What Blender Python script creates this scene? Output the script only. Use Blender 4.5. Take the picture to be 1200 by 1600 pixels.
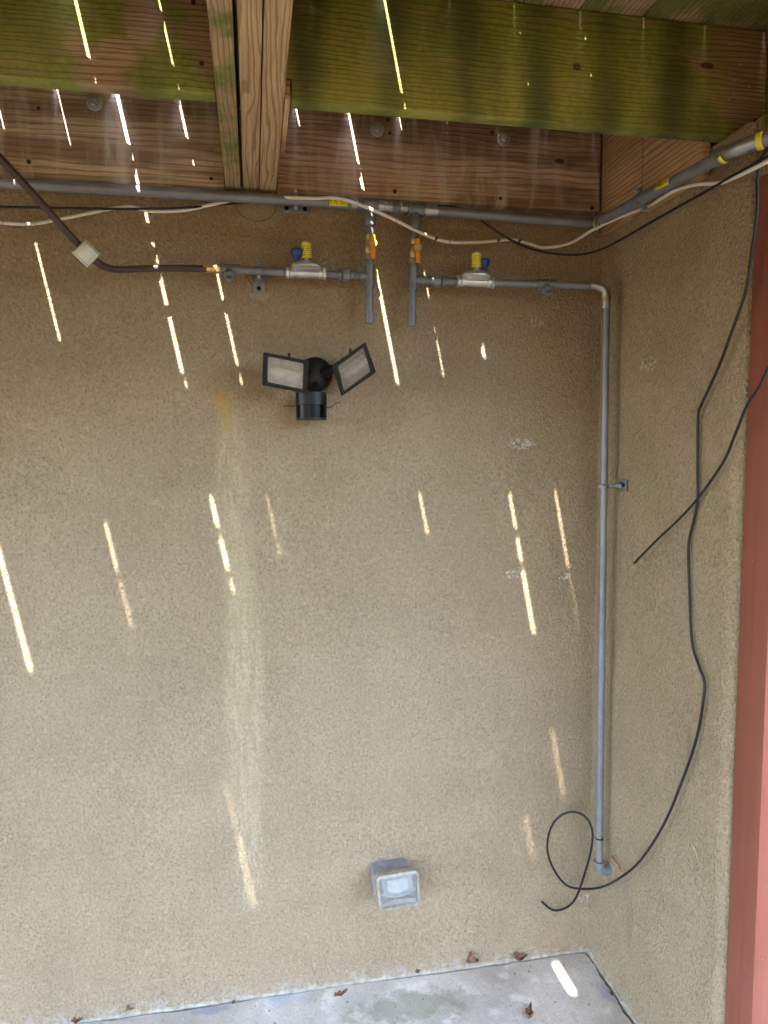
import bpy, bmesh, math, random
from mathutils import Vector, Matrix, Euler
R = math.radians
random.seed(7)
scene = bpy.context.scene
for o in list(bpy.data.objects): bpy.data.objects.remove(o)

# ------------------------------------------------------------------ camera
F_PX, CAM = 1109.0, Vector((0.0, -2.1, 1.676))       # focal length in px of the 1200x1600 photo; eye 1.68 m up
YAW, PITCH, ROLL = R(10.4), R(4.89), R(.322)
fw = Vector((math.sin(YAW)*math.cos(PITCH), math.cos(YAW)*math.cos(PITCH), -math.sin(PITCH)))
r0 = Vector((math.cos(YAW), -math.sin(YAW), 0)); d0 = fw.cross(r0)
rt = r0*math.cos(ROLL) + d0*math.sin(ROLL); dn = -r0*math.sin(ROLL) + d0*math.cos(ROLL)
cam_data = bpy.data.cameras.new('camera'); cam = bpy.data.objects.new('camera', cam_data)
scene.collection.objects.link(cam); scene.camera = cam
M3 = Matrix((rt, -dn, -fw)).transposed()
cam.matrix_world = Matrix.Translation(CAM) @ M3.to_4x4()
cam_data.sensor_fit = 'VERTICAL'; cam_data.sensor_height = 32.0; cam_data.lens = 32.0*F_PX/1600
cam_data.clip_end = 2000; cam_data.clip_start = .02
scene.render.resolution_x, scene.render.resolution_y = 768, 1024

# ------------------------------------------------------------------ light
SUN_DIR = Vector((.197, .6835, -1)).normalized()       # the way the sunlight travels
world = bpy.data.worlds.new('World'); scene.world = world; world.use_nodes = True
wn = world.node_tree; wn.nodes.clear()
sky = wn.nodes.new('ShaderNodeTexSky'); sky.sky_type = 'NISHITA'; sky.sun_disc = False
sky.sun_elevation = math.asin(-SUN_DIR.z); sky.sun_rotation = math.atan2(-SUN_DIR.x, -SUN_DIR.y)
bg = wn.nodes.new('ShaderNodeBackground'); bg.inputs[1].default_value = .15
wo = wn.nodes.new('ShaderNodeOutputWorld')
wn.links.new(sky.outputs[0], bg.inputs[0]); wn.links.new(bg.outputs[0], wo.inputs[0])
sl = bpy.data.lights.new('sun', 'SUN'); sl.energy = 3.2; sl.angle = R(.53); sl.color = (1, .965, .91)
so = bpy.data.objects.new('sun', sl); scene.collection.objects.link(so)
so.rotation_euler = SUN_DIR.to_track_quat('-Z', 'Y').to_euler(); so.location = (-3, -8, 9)
scene.view_settings.view_transform = 'Standard'; scene.view_settings.look = 'None'
scene.view_settings.exposure = 4.2; scene.view_settings.gamma = 1
scene.render.engine = 'CYCLES'
scene.cycles.max_bounces = 10; scene.cycles.diffuse_bounces = 6; scene.cycles.glossy_bounces = 4
scene.cycles.caustics_reflective = False; scene.cycles.caustics_refractive = False

# ------------------------------------------------------------------ measuring helpers
def ray(x, y): return rt*((x-600)/F_PX) + dn*((y-800)/F_PX) + fw
def onY(x, y, Y=0.0):
    d = ray(x, y); return CAM + d*((Y-CAM.y)/d.y)
def onX(x, y, X):
    d = ray(x, y); return CAM + d*((X-CAM.x)/d.x)
def onZ(x, y, Z=0.0):
    d = ray(x, y); return CAM + d*((Z-CAM.z)/d.z)

# ------------------------------------------------------------------ node helpers
class NT:
    def __init__(s, name):
        s.m = bpy.data.materials.new(name); s.m.use_nodes = True
        s.t = s.m.node_tree; s.t.nodes.clear()
        s.out = s.n('ShaderNodeOutputMaterial'); s.b = s.n('ShaderNodeBsdfPrincipled')
        s.l(s.b.outputs[0], s.out.inputs[0]); s.tc = s.n('ShaderNodeTexCoord'); s.obj = s.tc.outputs['Object']
    def n(s, k, **kw):
        x = s.t.nodes.new(k)
        for a, b in kw.items(): setattr(x, a, b)
        return x
    def l(s, a, b): s.t.links.new(a, b)
    def put(s, sock, v):
        if isinstance(v, bpy.types.NodeSocket): s.l(v, sock)
        else:
            try: sock.default_value = v
            except Exception: sock.default_value = (*v, 1) if len(v) == 3 else v
    def math(s, op, a, b=0.0, clamp=False):
        x = s.n('ShaderNodeMath', operation=op); x.use_clamp = clamp
        s.put(x.inputs[0], a); s.put(x.inputs[1], b); return x.outputs[0]
    def ss(s, v, a, b, lo=0.0, hi=1.0):
        x = s.n('ShaderNodeMapRange', interpolation_type='SMOOTHSTEP')
        s.put(x.inputs[0], v)
        for i, q in enumerate((a, b, lo, hi)): x.inputs[1+i].default_value = q
        return x.outputs[0]
    def map(s, v, scale=(1, 1, 1), loc=(0, 0, 0), rot=(0, 0, 0)):
        x = s.n('ShaderNodeMapping'); s.put(x.inputs[0], v); s.put(x.inputs[1], loc)
        x.inputs[2].default_value = rot; x.inputs[3].default_value = scale; return x.outputs[0]
    def noise(s, v, scale, detail=3, rough=.5, dist=0.0):
        x = s.n('ShaderNodeTexNoise'); s.put(x.inputs['Vector'], v); x.inputs['Scale'].default_value = scale
        x.inputs['Detail'].default_value = detail; x.inputs['Roughness'].default_value = rough
        x.inputs['Distortion'].default_value = dist; return x.outputs[0]
    def vor(s, v, scale, feature='F1'):
        x = s.n('ShaderNodeTexVoronoi', feature=feature); s.put(x.inputs['Vector'], v)
        x.inputs['Scale'].default_value = scale; return x.outputs[0]
    def mix(s, f, a, b, mode='MIX'):
        x = s.n('ShaderNodeMix', data_type='RGBA', blend_type=mode); x.clamp_factor = True
        s.put(x.inputs[0], f); s.put(x.inputs[6], a); s.put(x.inputs[7], b); return x.outputs[2]
    def xyz(s, v):
        x = s.n('ShaderNodeSeparateXYZ'); s.l(v, x.inputs[0]); return x.outputs
    def comb(s, a, b, c):
        x = s.n('ShaderNodeCombineXYZ')
        for i, q in enumerate((a, b, c)): s.put(x.inputs[i], q)
        return x.outputs[0]
    def bump(s, h, strength, dist):
        x = s.n('ShaderNodeBump'); x.inputs['Strength'].default_value = strength
        x.inputs['Distance'].default_value = dist; s.l(h, x.inputs['Height']); s.l(x.outputs[0], s.b.inputs['Normal'])
    def blob(s, a, b, ca, cb, ra, rb, warp=None, amp=.5):
        """soft ellipse mask in two object axes, edge broken by a noise"""
        u = s.math('DIVIDE', s.math('SUBTRACT', a, ca), ra); v = s.math('DIVIDE', s.math('SUBTRACT', b, cb), rb)
        r = s.math('SQRT', s.math('ADD', s.math('MULTIPLY', u, u), s.math('MULTIPLY', v, v)))
        if warp is not None: r = s.math('ADD', r, s.math('MULTIPLY', s.math('SUBTRACT', warp, .5), amp*2))
        return s.ss(r, .55, 1.05, 1, 0)
    def done(s, col=None, rough=.6, metal=0.0, spec=.5):
        if col is not None: s.put(s.b.inputs['Base Color'], col)
        s.put(s.b.inputs['Roughness'], rough); s.put(s.b.inputs['Metallic'], metal)
        s.b.inputs['Specular IOR Level'].default_value = spec; return s.m

def simple(name, col, rough=.5, metal=0.0, spec=.5, var=.18, scale=40, dirt=None, bump=0.0):
    t = NT(name); n = t.noise(t.obj, scale, 4, .6); n2 = t.noise(t.obj, scale*.18, 3)
    c = t.mix(t.ss(n, .25, .75), tuple(x*(1-var) for x in col), tuple(min(1, x*(1+var)) for x in col))
    if dirt: c = t.mix(t.ss(n2, .5, .72, 0, .75), c, dirt)
    if bump: t.bump(n, bump, .002)
    return t.done(c, t.ss(n, .2, .8, rough*.85, min(1, rough*1.2)), metal, spec)

# ------------------------------------------------------------------ materials
def stucco(name, axis, marks):
    t = NT(name); X, Y, Z = t.xyz(t.obj)
    A = X if axis == 'x' else Y
    v = t.obj
    big = t.noise(v, 1.3, 4, .55); mid = t.noise(v, 9, 4, .6)
    pits = t.noise(t.map(v, (1, 1, .8)), 150, 3, .65, .15); fine = t.noise(v, 300, 2, .6)
    lump = t.vor(t.map(v, (1, 1, .85)), 95, 'SMOOTH_F1')
    h = t.math('ADD', t.math('MULTIPLY', pits, 1.0), t.math('ADD', t.math('MULTIPLY', fine, .30), t.math('MULTIPLY', lump, -.30)))
    c = t.mix(t.ss(big, .3, .7), (.398, .290, .172), (.432, .322, .200))
    c = t.mix(t.ss(mid, .35, .75, 0, .28), c, (.345, .257, .155))
    # relief shading painted into the colour: grimy pits darker, crests lighter
    pit_shade = t.math('MULTIPLY', t.ss(pits, .34, .50, 1, 0), t.ss(t.noise(v, 2.6, 4, .6), .32, .68, .34, .50))
    c = t.mix(pit_shade, c, (.225, .164, .092))
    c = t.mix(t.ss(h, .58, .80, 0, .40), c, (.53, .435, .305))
    tone = t.mix(t.ss(h, .30, .74), (.905, .90, .895), (1.07, 1.072, 1.075)); c = t.mix(1.0, c, tone, 'MULTIPLY')  # multiplies painted relief shade into the colour, dark low to light high
    speck = t.noise(t.map(v, (1, 1, .7)), 30, 6, .80)
    c = t.mix(t.ss(speck, .735, .775, 0, .75), c, (.085, .065, .04))
    # mineral splash close to the slab
    splash = t.math('MULTIPLY', t.ss(Z, .01, .045, 1, 0), t.ss(speck, .45, .65, 0, .6))
    c = t.mix(splash, c, (.50, .47, .42))
    w1 = t.noise(v, 85, 5, .8); w2 = t.noise(t.map(v, (1, 1, .12)), 70, 4, .65); w3 = t.noise(t.map(v, (1, 1, .45), rot=(0, .35, 0)), 48, 5, .75)
    for kind, a, z, ra, rz in marks:
        if kind == 'white':
            m = t.math('MULTIPLY', t.blob(A, Z, a, z, ra, rz, w1, .5), t.ss(h, .50, .62)); c = t.mix(t.math('MULTIPLY', m, .85), c, (.68, .62, .52))
        elif kind == 'rust':
            m = t.blob(A, Z, a, z, ra, rz, w3, 2.2); c = t.mix(t.math('MULTIPLY', m, t.ss(pits, .3, .55, .25, .9)), c, (.55, .35, .11))
        elif kind == 'drip':
            m = t.math('MULTIPLY', t.blob(A, Z, a, z, ra, rz, w2, .45), t.ss(w2, .40, .62)); c = t.mix(t.math('MULTIPLY', m, t.ss(pits, .36, .6, .12, .50)), c, (.66, .53, .33))
        elif kind == 'wash':
            m = t.blob(A, Z, a, z, ra, rz, w2, .30); c = t.mix(t.math('MULTIPLY', m, .22), c, (.62, .48, .28))
        elif kind == 'pale':
            m = t.blob(A, Z, a, z, ra, rz, w1, .35); c = t.mix(t.math('MULTIPLY', m, .5), c, (.50, .45, .36))
        elif kind == 'grey':
            m = t.blob(A, Z, a, z, ra, rz, w1, .35); c = t.mix(t.math('MULTIPLY', m, .30), c, (.21, .18, .145))
    trowel = t.ss(t.noise(v, 4.5, 3, .55), .3, .7, .75, 1.0); t.bump(t.math('MULTIPLY', h, trowel), 1.0, .014)
    return t.done(c, .93, 0, .25)

def wood(name, dark, light, moss=None, band=None, knots=(), pitch=34, streak=None, patches=(), stain=None, width='z', cover=.5, swirl=.055):
    """grain runs along local X; rings lie across the board's width"""
    t = NT(name); oi = t.n('ShaderNodeObjectInfo'); X, Y, Z = t.xyz(t.obj)
    off = t.math('MULTIPLY', oi.outputs['Random'], 7.0)
    W = Z if width == 'z' else Y
    v = t.comb(t.math('ADD', X, off), Y, Z)
    low = t.noise(t.map(v, (1.1, 9, 9)), 1.0, 3, .55)
    g = t.math('ADD', W, t.math('MULTIPLY', t.math('SUBTRACT', low, .5), swirl))
    kd = None
    for kx, kz, kr in knots:
        u = t.math('DIVIDE', t.math('SUBTRACT', X, kx), kr*2.2); q = t.math('DIVIDE', t.math('SUBTRACT', W, kz), kr)
        r2 = t.math('ADD', t.math('MULTIPLY', u, u), t.math('MULTIPLY', q, q))
        e = t.math('POWER', 2.718, t.math('MULTIPLY', r2, -.5))
        g = t.math('ADD', g, t.math('MULTIPLY', t.math('MULTIPLY', e, q), kr*.55))
        m = t.ss(r2, .08, .30, 1, 0); kd = m if kd is None else t.math('MAXIMUM', kd, m)
    wv = t.n('ShaderNodeTexWave', wave_type='BANDS', bands_direction='X'); t.l(t.comb(g, t.math('MULTIPLY', X, .35), off), wv.inputs[0])
    wv.inputs['Scale'].default_value = pitch; wv.inputs['Distortion'].default_value = 2.2; wv.inputs['Detail'].default_value = 2
    wv.inputs['Detail Scale'].default_value = 1.4
    ring = wv.outputs['Fac']; late = t.ss(ring, .62, .98)
    fib = t.noise(t.map(v, (5, 260, 260)), 1.0, 4, .6); blot = t.noise(t.map(v, (2.5, 7, 7)), 1.0, 4, .6)
    c = t.mix(t.ss(blot, .3, .7), tuple(.5*(a+b) for a, b in zip(dark, light)), light)
    c = t.mix(t.math('MULTIPLY', late, .75), c, dark)
    c = t.mix(t.ss(fib, .42, .62, 0, .35), c, tuple(x*.62 for x in dark))
    if stain:
        c = t.mix(t.ss(t.noise(t.map(v, (1.6, 16, 16)), 1.0, 4, .6), .42, .62, 0, .8), c, stain)
    if streak:     # pale run marks below the gaps of the decking
        s1 = t.noise(t.map(v, (17, 1, 2.6)), 1.0, 4, .6, .3)
        c = t.mix(t.ss(s1, .45, .74, 0, .75), c, streak); c = t.mix(t.ss(t.noise(t.map(v, (10, 1, 5)), 1.0, 4, .6), .55, .75, 0, .55), c, tuple(x*.5 for x in dark))
    if kd is not None: c = t.mix(kd, c, (.10, .045, .02))
    if moss:
        mn = t.noise(v, 5.5, 5, .62); mf = t.noise(v, 90, 3, .6)
        m = t.ss(mn, .60-cover*.5, .74-cover*.5)
        wn_ = t.noise(v, 22, 4, .6)
        for (px, pz, rx, rz) in patches:
            m = t.math('MULTIPLY', m, t.math('SUBTRACT', 1.0, t.blob(X, W, px, pz, rx, rz, wn_, .45)))
        mc = t.mix(t.ss(mf, .3, .7), tuple(x*.82 for x in moss), tuple(x*1.16 for x in moss))
        mc = t.mix(t.math('MULTIPLY', late, .50), mc, tuple(x*.42 for x in moss)); mc = t.mix(t.ss(blot, .45, .72, 0, .55), mc, (moss[0]*1.25, moss[1]*1.0, moss[2]*1.1))
        if band:   # darker wet growth where rain drips through the decking
            bn = t.noise(t.map(v, (6, 1, 5)), 1.0, 4, .6); bn2 = t.noise(t.map(v, (3.5, 1, 4)), 1.0, 2)
            for bx in band:
                bb = t.math('MULTIPLY', t.ss(t.math('ADD', t.math('ABSOLUTE', t.math('SUBTRACT', X, bx)), t.math('MULTIPLY', t.math('SUBTRACT', bn, .5), .09)), .006, .062, 1, 0), t.ss(bn2, .3, .65, .50, .92))
                mc = t.mix(bb, mc, (.05, .065, .012))
        mc = t.mix(t.ss(t.noise(t.map(v, (5, 3, 2.2)), 1.0, 5, .65), .46, .68, 0, .72), mc, (moss[0]*.42, moss[1]*.42, moss[2]*.4))
        mc = t.mix(t.ss(t.noise(t.map(v, (9, 30, 30)), 1.0, 4, .6), .56, .72, 0, .5), mc, tuple(.5*(p+q) for p, q in zip(dark, light)))
        c = t.mix(t.math('MULTIPLY', m, .93), c, mc)
    h = t.math('ADD', t.math('MULTIPLY', late, .7), t.math('MULTIPLY', fib, .5))
    t.bump(h, .5, .0016)
    return t.done(c, .78, 0, .3)

ZL, ZT = 2.392, 2.631                        # bottom and top of ledger and joists
def wall_mark(kind, x, y, w, h):             # centre and half extents in photo pixels on the back wall
    c = onY(x, y); return (kind, c.x, c.z, w*.0019, h*.0019)
def side_mark(kind, x, y, w, h):
    c = onX(x, y, 1.075); return (kind, c.y, c.z, w*.0030, h*.0017)
M = {}
M['stucco_back'] = stucco('stucco_back', 'x', [
    wall_mark('drip', 362, 770, 30, 190), wall_mark('wash', 366, 800, 34, 210), wall_mark('drip', 382, 1080, 36, 260), wall_mark('wash', 382, 1090, 38, 290), wall_mark('drip', 390, 1330, 30, 130),
    wall_mark('rust', 346, 628, 17, 22), wall_mark('rust', 355, 652, 9, 30),
    wall_mark('white', 817, 693, 26, 11), wall_mark('white', 838, 504, 16, 8), wall_mark('white', 802, 897, 24, 8),
    wall_mark('white', 880, 900, 13, 8), wall_mark('white', 912, 1402, 16, 10), wall_mark('pale', 405, 335, 36, 26),
    wall_mark('pale', 405, 462, 20, 8), wall_mark('grey', 905, 1375, 26, 16), wall_mark('grey', 900, 1262, 26, 12)])
M['stucco_side'] = stucco('stucco_side', 'y', [side_mark('white', 1012, 570, 16, 14), side_mark('grey', 985, 1440, 8, 60), side_mark('grey', 978, 1390, 6, 30),
    side_mark('grey', 1075, 1180, 4, 60)])
M['ledger'] = wood('ledger_wood', (.29, .165, .105), (.70, .51, .39), pitch=22, streak=(.62, .55, .48), stain=(.17, .095, .062), knots=((.35, .02, .016), (-.5, -.05, .015)))
M['ledger_left'] = wood('ledger_wood_paler', (.32, .21, .14), (.74, .60, .46), pitch=20, streak=(.66, .62, .57), stain=(.21, .13, .085))
M['beam'] = wood('beam_wood', (.26, .145, .062), (.60, .42, .22), pitch=24, width='y', swirl=.12)
M['beam_mossy'] = wood('beam_wood_mossy', (.24, .14, .065), (.52, .37, .20), moss=(.16, .185, .035), pitch=24, width='y', cover=.24, swirl=.10)
M['side_board'] = wood('side_board_wood', (.24, .13, .055), (.58, .39, .20), pitch=26)
M['side_board_pale'] = wood('side_board_wood_pale', (.27, .145, .065), (.64, .44, .23), pitch=20)
M['deck'] = wood('deck_wood', (.21, .12, .058), (.46, .32, .18), moss=(.13, .15, .026), pitch=28, width='y', cover=.35)
M['red'] = None
def red_paint():
    t = NT('red_paint'); n = t.noise(t.map(t.obj, (60, 60, 1.5)), 1.0, 4, .6); s = t.noise(t.obj, 55, 5, .7); b = t.noise(t.obj, 5, 3)
    c = t.mix(t.ss(n, .3, .7), (.205, .054, .032), (.24, .068, .041)); c = t.mix(t.ss(b, .4, .7, 0, .3), c, (.28, .092, .062))
    ck = t.noise(t.map(t.obj, (150, 150, 2.2)), 1.0, 4, .7); c = t.mix(t.ss(ck, .68, .72, 0, .7), c, (.06, .022, .016)); c = t.mix(t.ss(t.noise(t.obj, 16, 5, .7), .58, .72, 0, .45), c, (.16, .06, .045))
    c = t.mix(t.ss(s, .70, .74), c, (.50, .40, .34)); t.bump(t.math('SUBTRACT', n, t.ss(ck, .66, .72)), .4, .002)
    return t.done(c, .55, 0, .4)
M['red'] = red_paint()
def concrete():
    t = NT('concrete'); v = t.obj; X, Y, Z = t.xyz(v)
    b = t.noise(v, 3.2, 5, .6); m = t.noise(v, 14, 5, .65); f = t.noise(v, 130, 3, .6); p = t.vor(v, 60)
    c = t.mix(t.ss(b, .32, .68), (.37, .315, .25), (.57, .495, .41)); c = t.mix(t.ss(m, .5, .72, 0, .7), c, (.72, .66, .58))
    c = t.mix(t.ss(m, .28, .42, .6, 0), c, (.36, .325, .28)); c = t.mix(t.ss(f, .50, .72, 0, .45), c, (.22, .20, .18)); c = t.mix(t.ss(t.noise(v, 28, 5, .7), .52, .66, 0, .6), c, (.33, .30, .27)); c = t.mix(t.ss(t.noise(v, 7, 6, .7), .55, .66, 0, .55), c, (.76, .69, .59))
    c = t.mix(t.ss(t.noise(v, 46, 4, .8), .70, .76, 0, .85), c, (.075, .06, .05))
    w = t.noise(v, 18, 4, .6)
    for (x, y, rx, ry, col, k) in ((640, 1572, .20, .07, (.20, .20, .12), .55), (440, 1560, .08, .035, (.36, .38, .48), .45), (330, 1578, .07, .02, (.22, .23, .27), .6), (960, 1550, .06, .05, (.27, .28, .33), .5)):
        q = onZ(x, y); c = t.mix(t.math('MULTIPLY', t.blob(X, Y, q.x, q.y, rx, ry, w, 1.1), k), c, col)
    t.bump(t.math('ADD', t.math('MULTIPLY', f, .5), m), .8, .004)
    return t.done(c, .88, 0, .3)
M['concrete'] = concrete()
M['mortar'] = simple('mortar', (.36, .31, .235), .95, 0, .2, .28, 60, bump=.6)
M['soil'] = simple('soil', (.045, .036, .026), .95, 0, .2, .3, 30)
M['grass'] = simple('leaf_strewn_earth', (.048, .033, .016), .9, 0, .2, .4, 8)
M['pipe'] = simple('grey_pipe_paint', (.195, .20, .215), .42, .2, .5, .16, 22, (.27, .25, .22))
M['fitting'] = simple('grey_fitting', (.165, .175, .195), .42, .25, .5, .14, 60, (.19, .185, .175), .15)
M['steel'] = simple('steel_fitting', (.40, .385, .36), .36, .75, .5, .16, 70, (.22, .20, .17), .1)
M['zinc'] = simple('zinc', (.43, .44, .45), .48, .55, .5, .18, 90, (.30, .30, .30), .15)
M['bracket'] = simple('bracket_grey', (.20, .21, .235), .5, .45, .5, .15, 50, (.25, .24, .22))
M['cast'] = simple('cast_aluminium', (.60, .59, .57), .40, .75, .5, .12, 60, (.42, .41, .38), .25)
M['brass'] = simple('brass', (.72, .46, .15), .32, .85, .5, .15, 60)
M['copper'] = simple('copper', (.62, .30, .13), .34, .85, .5, .2, 90)
M['orange'] = simple('orange_lever', (.78, .29, .015), .42, 0, .5, .10, 50)
M['blue'] = simple('blue_plastic', (.012, .045, .26), .40, 0, .5, .12, 40)
M['yellow'] = simple('yellow_sticker', (.80, .66, .03), .5, 0, .4, .06, 60)
M['ink'] = simple('black_ink', (.06, .05, .02), .6, 0, .3, .1)
M['black'] = simple('black_plastic', (.0055, .0055, .006), .42, 0, .3, .25, 30, (.011, .011, .011))
M['rubber'] = simple('black_cable', (.009, .009, .0095), .5, 0, .35, .25, 50, (.022, .021, .020))
M['hole'] = simple('dark_hole', (.006, .006, .006), .9, 0, .1, .1)
M['knothole'] = simple('stained_nail_head', (.05, .032, .022), .8, .2, .3, .3)
M['ring'] = simple('scribed_ring', (.16, .125, .075), .9, 0, .2, .3)
M['sensor'] = simple('sensor_lens', (.0015, .002, .003), .2, 0, .12, .2)
M['hose'] = simple('brown_hose', (.052, .026, .020), .42, 0, .45, .2, 30, (.10, .065, .055))
M['reflector'] = simple('reflector', (.84, .85, .84), .42, .15, .5, .05, 30)
M['reflector_dull'] = simple('dull_reflector', (.42, .44, .45), .35, .4, .5, .12, 25)
M['lampglow'] = simple('frosted_lamp', (.64, .61, .54), .4, 0, .5, .05, 60)
M['boxgrey'] = simple('weathered_grey_box', (.25, .25, .255), .62, .15, .4, .25, 60, (.38, .375, .365), .3)
M['leaf'] = simple('dry_leaf', (.19, .095, .05), .7, 0, .3, .4, 90, (.30, .17, .09), .4)
M['straw'] = simple('straw', (.52, .38, .18), .7, 0, .3, .2)
def white_cable():
    t = NT('white_cable'); n = t.noise(t.obj, 55, 4, .7); n2 = t.noise(t.obj, 9, 3)
    c = t.mix(t.ss(n2, .35, .7), (.78, .74, .66), (.66, .60, .50)); c = t.mix(t.ss(n, .58, .70, 0, .7), c, (.22, .16, .11))
    t.bump(n, .2, .001); return t.done(c, .5)
M['white'] = white_cable()
def printed_tag():      # yellow wrap with small rows of print
    t = NT('printed_tag'); X, Y, Z = t.xyz(t.obj)
    rows = t.ss(t.math('FRACT', t.math('MULTIPLY', Z, 170)), .5, .62); nz = t.noise(t.map(t.obj, (300, 300, 170)), 1.0, 1, .5)
    inner = t.math('MULTIPLY', t.ss(t.math('ABSOLUTE', Z), .0135, .0145, 1, 0), t.ss(nz, .42, .5))
    c = t.mix(t.math('MULTIPLY', t.math('MULTIPLY', rows, inner), .8), (.82, .70, .04), (.12, .10, .02)); return t.done(c, .45)
M['tag'] = printed_tag()
def paper_tag():
    t = NT('paper_tag'); X, Y, Z = t.xyz(t.obj)
    ax = t.math('ABSOLUTE', X); az = t.math('ABSOLUTE', Z)
    fr = t.math('MAXIMUM', t.math('DIVIDE', ax, .029), t.math('DIVIDE', az, .024))
    line = t.math('MULTIPLY', t.ss(fr, .76, .78), t.ss(fr, .86, .88, 1, 0))
    rows = t.math('MULTIPLY', t.ss(t.math('FRACT', t.math('MULTIPLY', Z, 190)), .55, .7), t.ss(t.noise(t.map(t.obj, (240, 1, 190)), 1.0, 1), .46, .52))
    rows = t.math('MULTIPLY', rows, t.ss(fr, .68, .7, 1, 0))
    c = t.mix(t.noise(t.obj, 30, 3), (.62, .68, .60), (.74, .76, .69)); c = t.mix(t.math('MULTIPLY', line, .8), c, (.20, .25, .20)); c = t.mix(t.math('MULTIPLY', rows, .35), c, (.20, .32, .24))
    return t.done(c, .45)
M['paper'] = paper_tag()
def clear(name, tint, gloss_rough=.04, haze=.10):
    """thin pane: mostly see-through, with surface reflection and a little dust"""
    t = NT(name); tr = t.n('ShaderNodeBsdfTransparent'); tr.inputs[0].default_value = (*tint, 1)
    gl = t.n('ShaderNodeBsdfGlossy'); gl.inputs['Roughness'].default_value = gloss_rough; gl.inputs[0].default_value = (.9, .9, .9, 1)
    df = t.n('ShaderNodeBsdfDiffuse'); df.inputs[0].default_value = (.62, .60, .54, 1)
    fr = t.n('ShaderNodeFresnel'); fr.inputs[0].default_value = 1.45
    m1 = t.n('ShaderNodeMixShader'); m2 = t.n('ShaderNodeMixShader')
    t.put(m1.inputs[0], t.ss(t.noise(t.obj, 45, 5, .65), .3, .8, haze*.4, haze*1.8)); t.l(tr.outputs[0], m1.inputs[1]); t.l(df.outputs[0], m1.inputs[2])
    t.l(fr.outputs[0], m2.inputs[0]); t.l(m1.outputs[0], m2.inputs[1]); t.l(gl.outputs[0], m2.inputs[2]); t.l(m2.outputs[0], t.out.inputs[0]); t.t.nodes.remove(t.b)
    return t.m
M['pane'] = clear('lamp_glass', (.96, .97, .97), .04, .12)
def milky():
    t = NT('yellowed_plastic'); n = t.noise(t.obj, 70, 4); tr = t.n('ShaderNodeBsdfTransparent'); tr.inputs[0].default_value = (.92, .86, .72, 1); mx = t.n('ShaderNodeMixShader')
    t.put(mx.inputs[0], t.ss(n, .2, .8, .45, .75)); t.l(tr.outputs[0], mx.inputs[1]); t.l(t.b.outputs[0], mx.inputs[2]); t.l(mx.outputs[0], t.out.inputs[0])
    return t.done(t.mix(n, (.34, .29, .21), (.46, .41, .32)), .3)
M['yellowed'] = milky()
M['platgrey'] = simple('lamp_plate_grey', (.36, .352, .335), .45, .2, .5, .2, 60, (.50, .49, .46))

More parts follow.
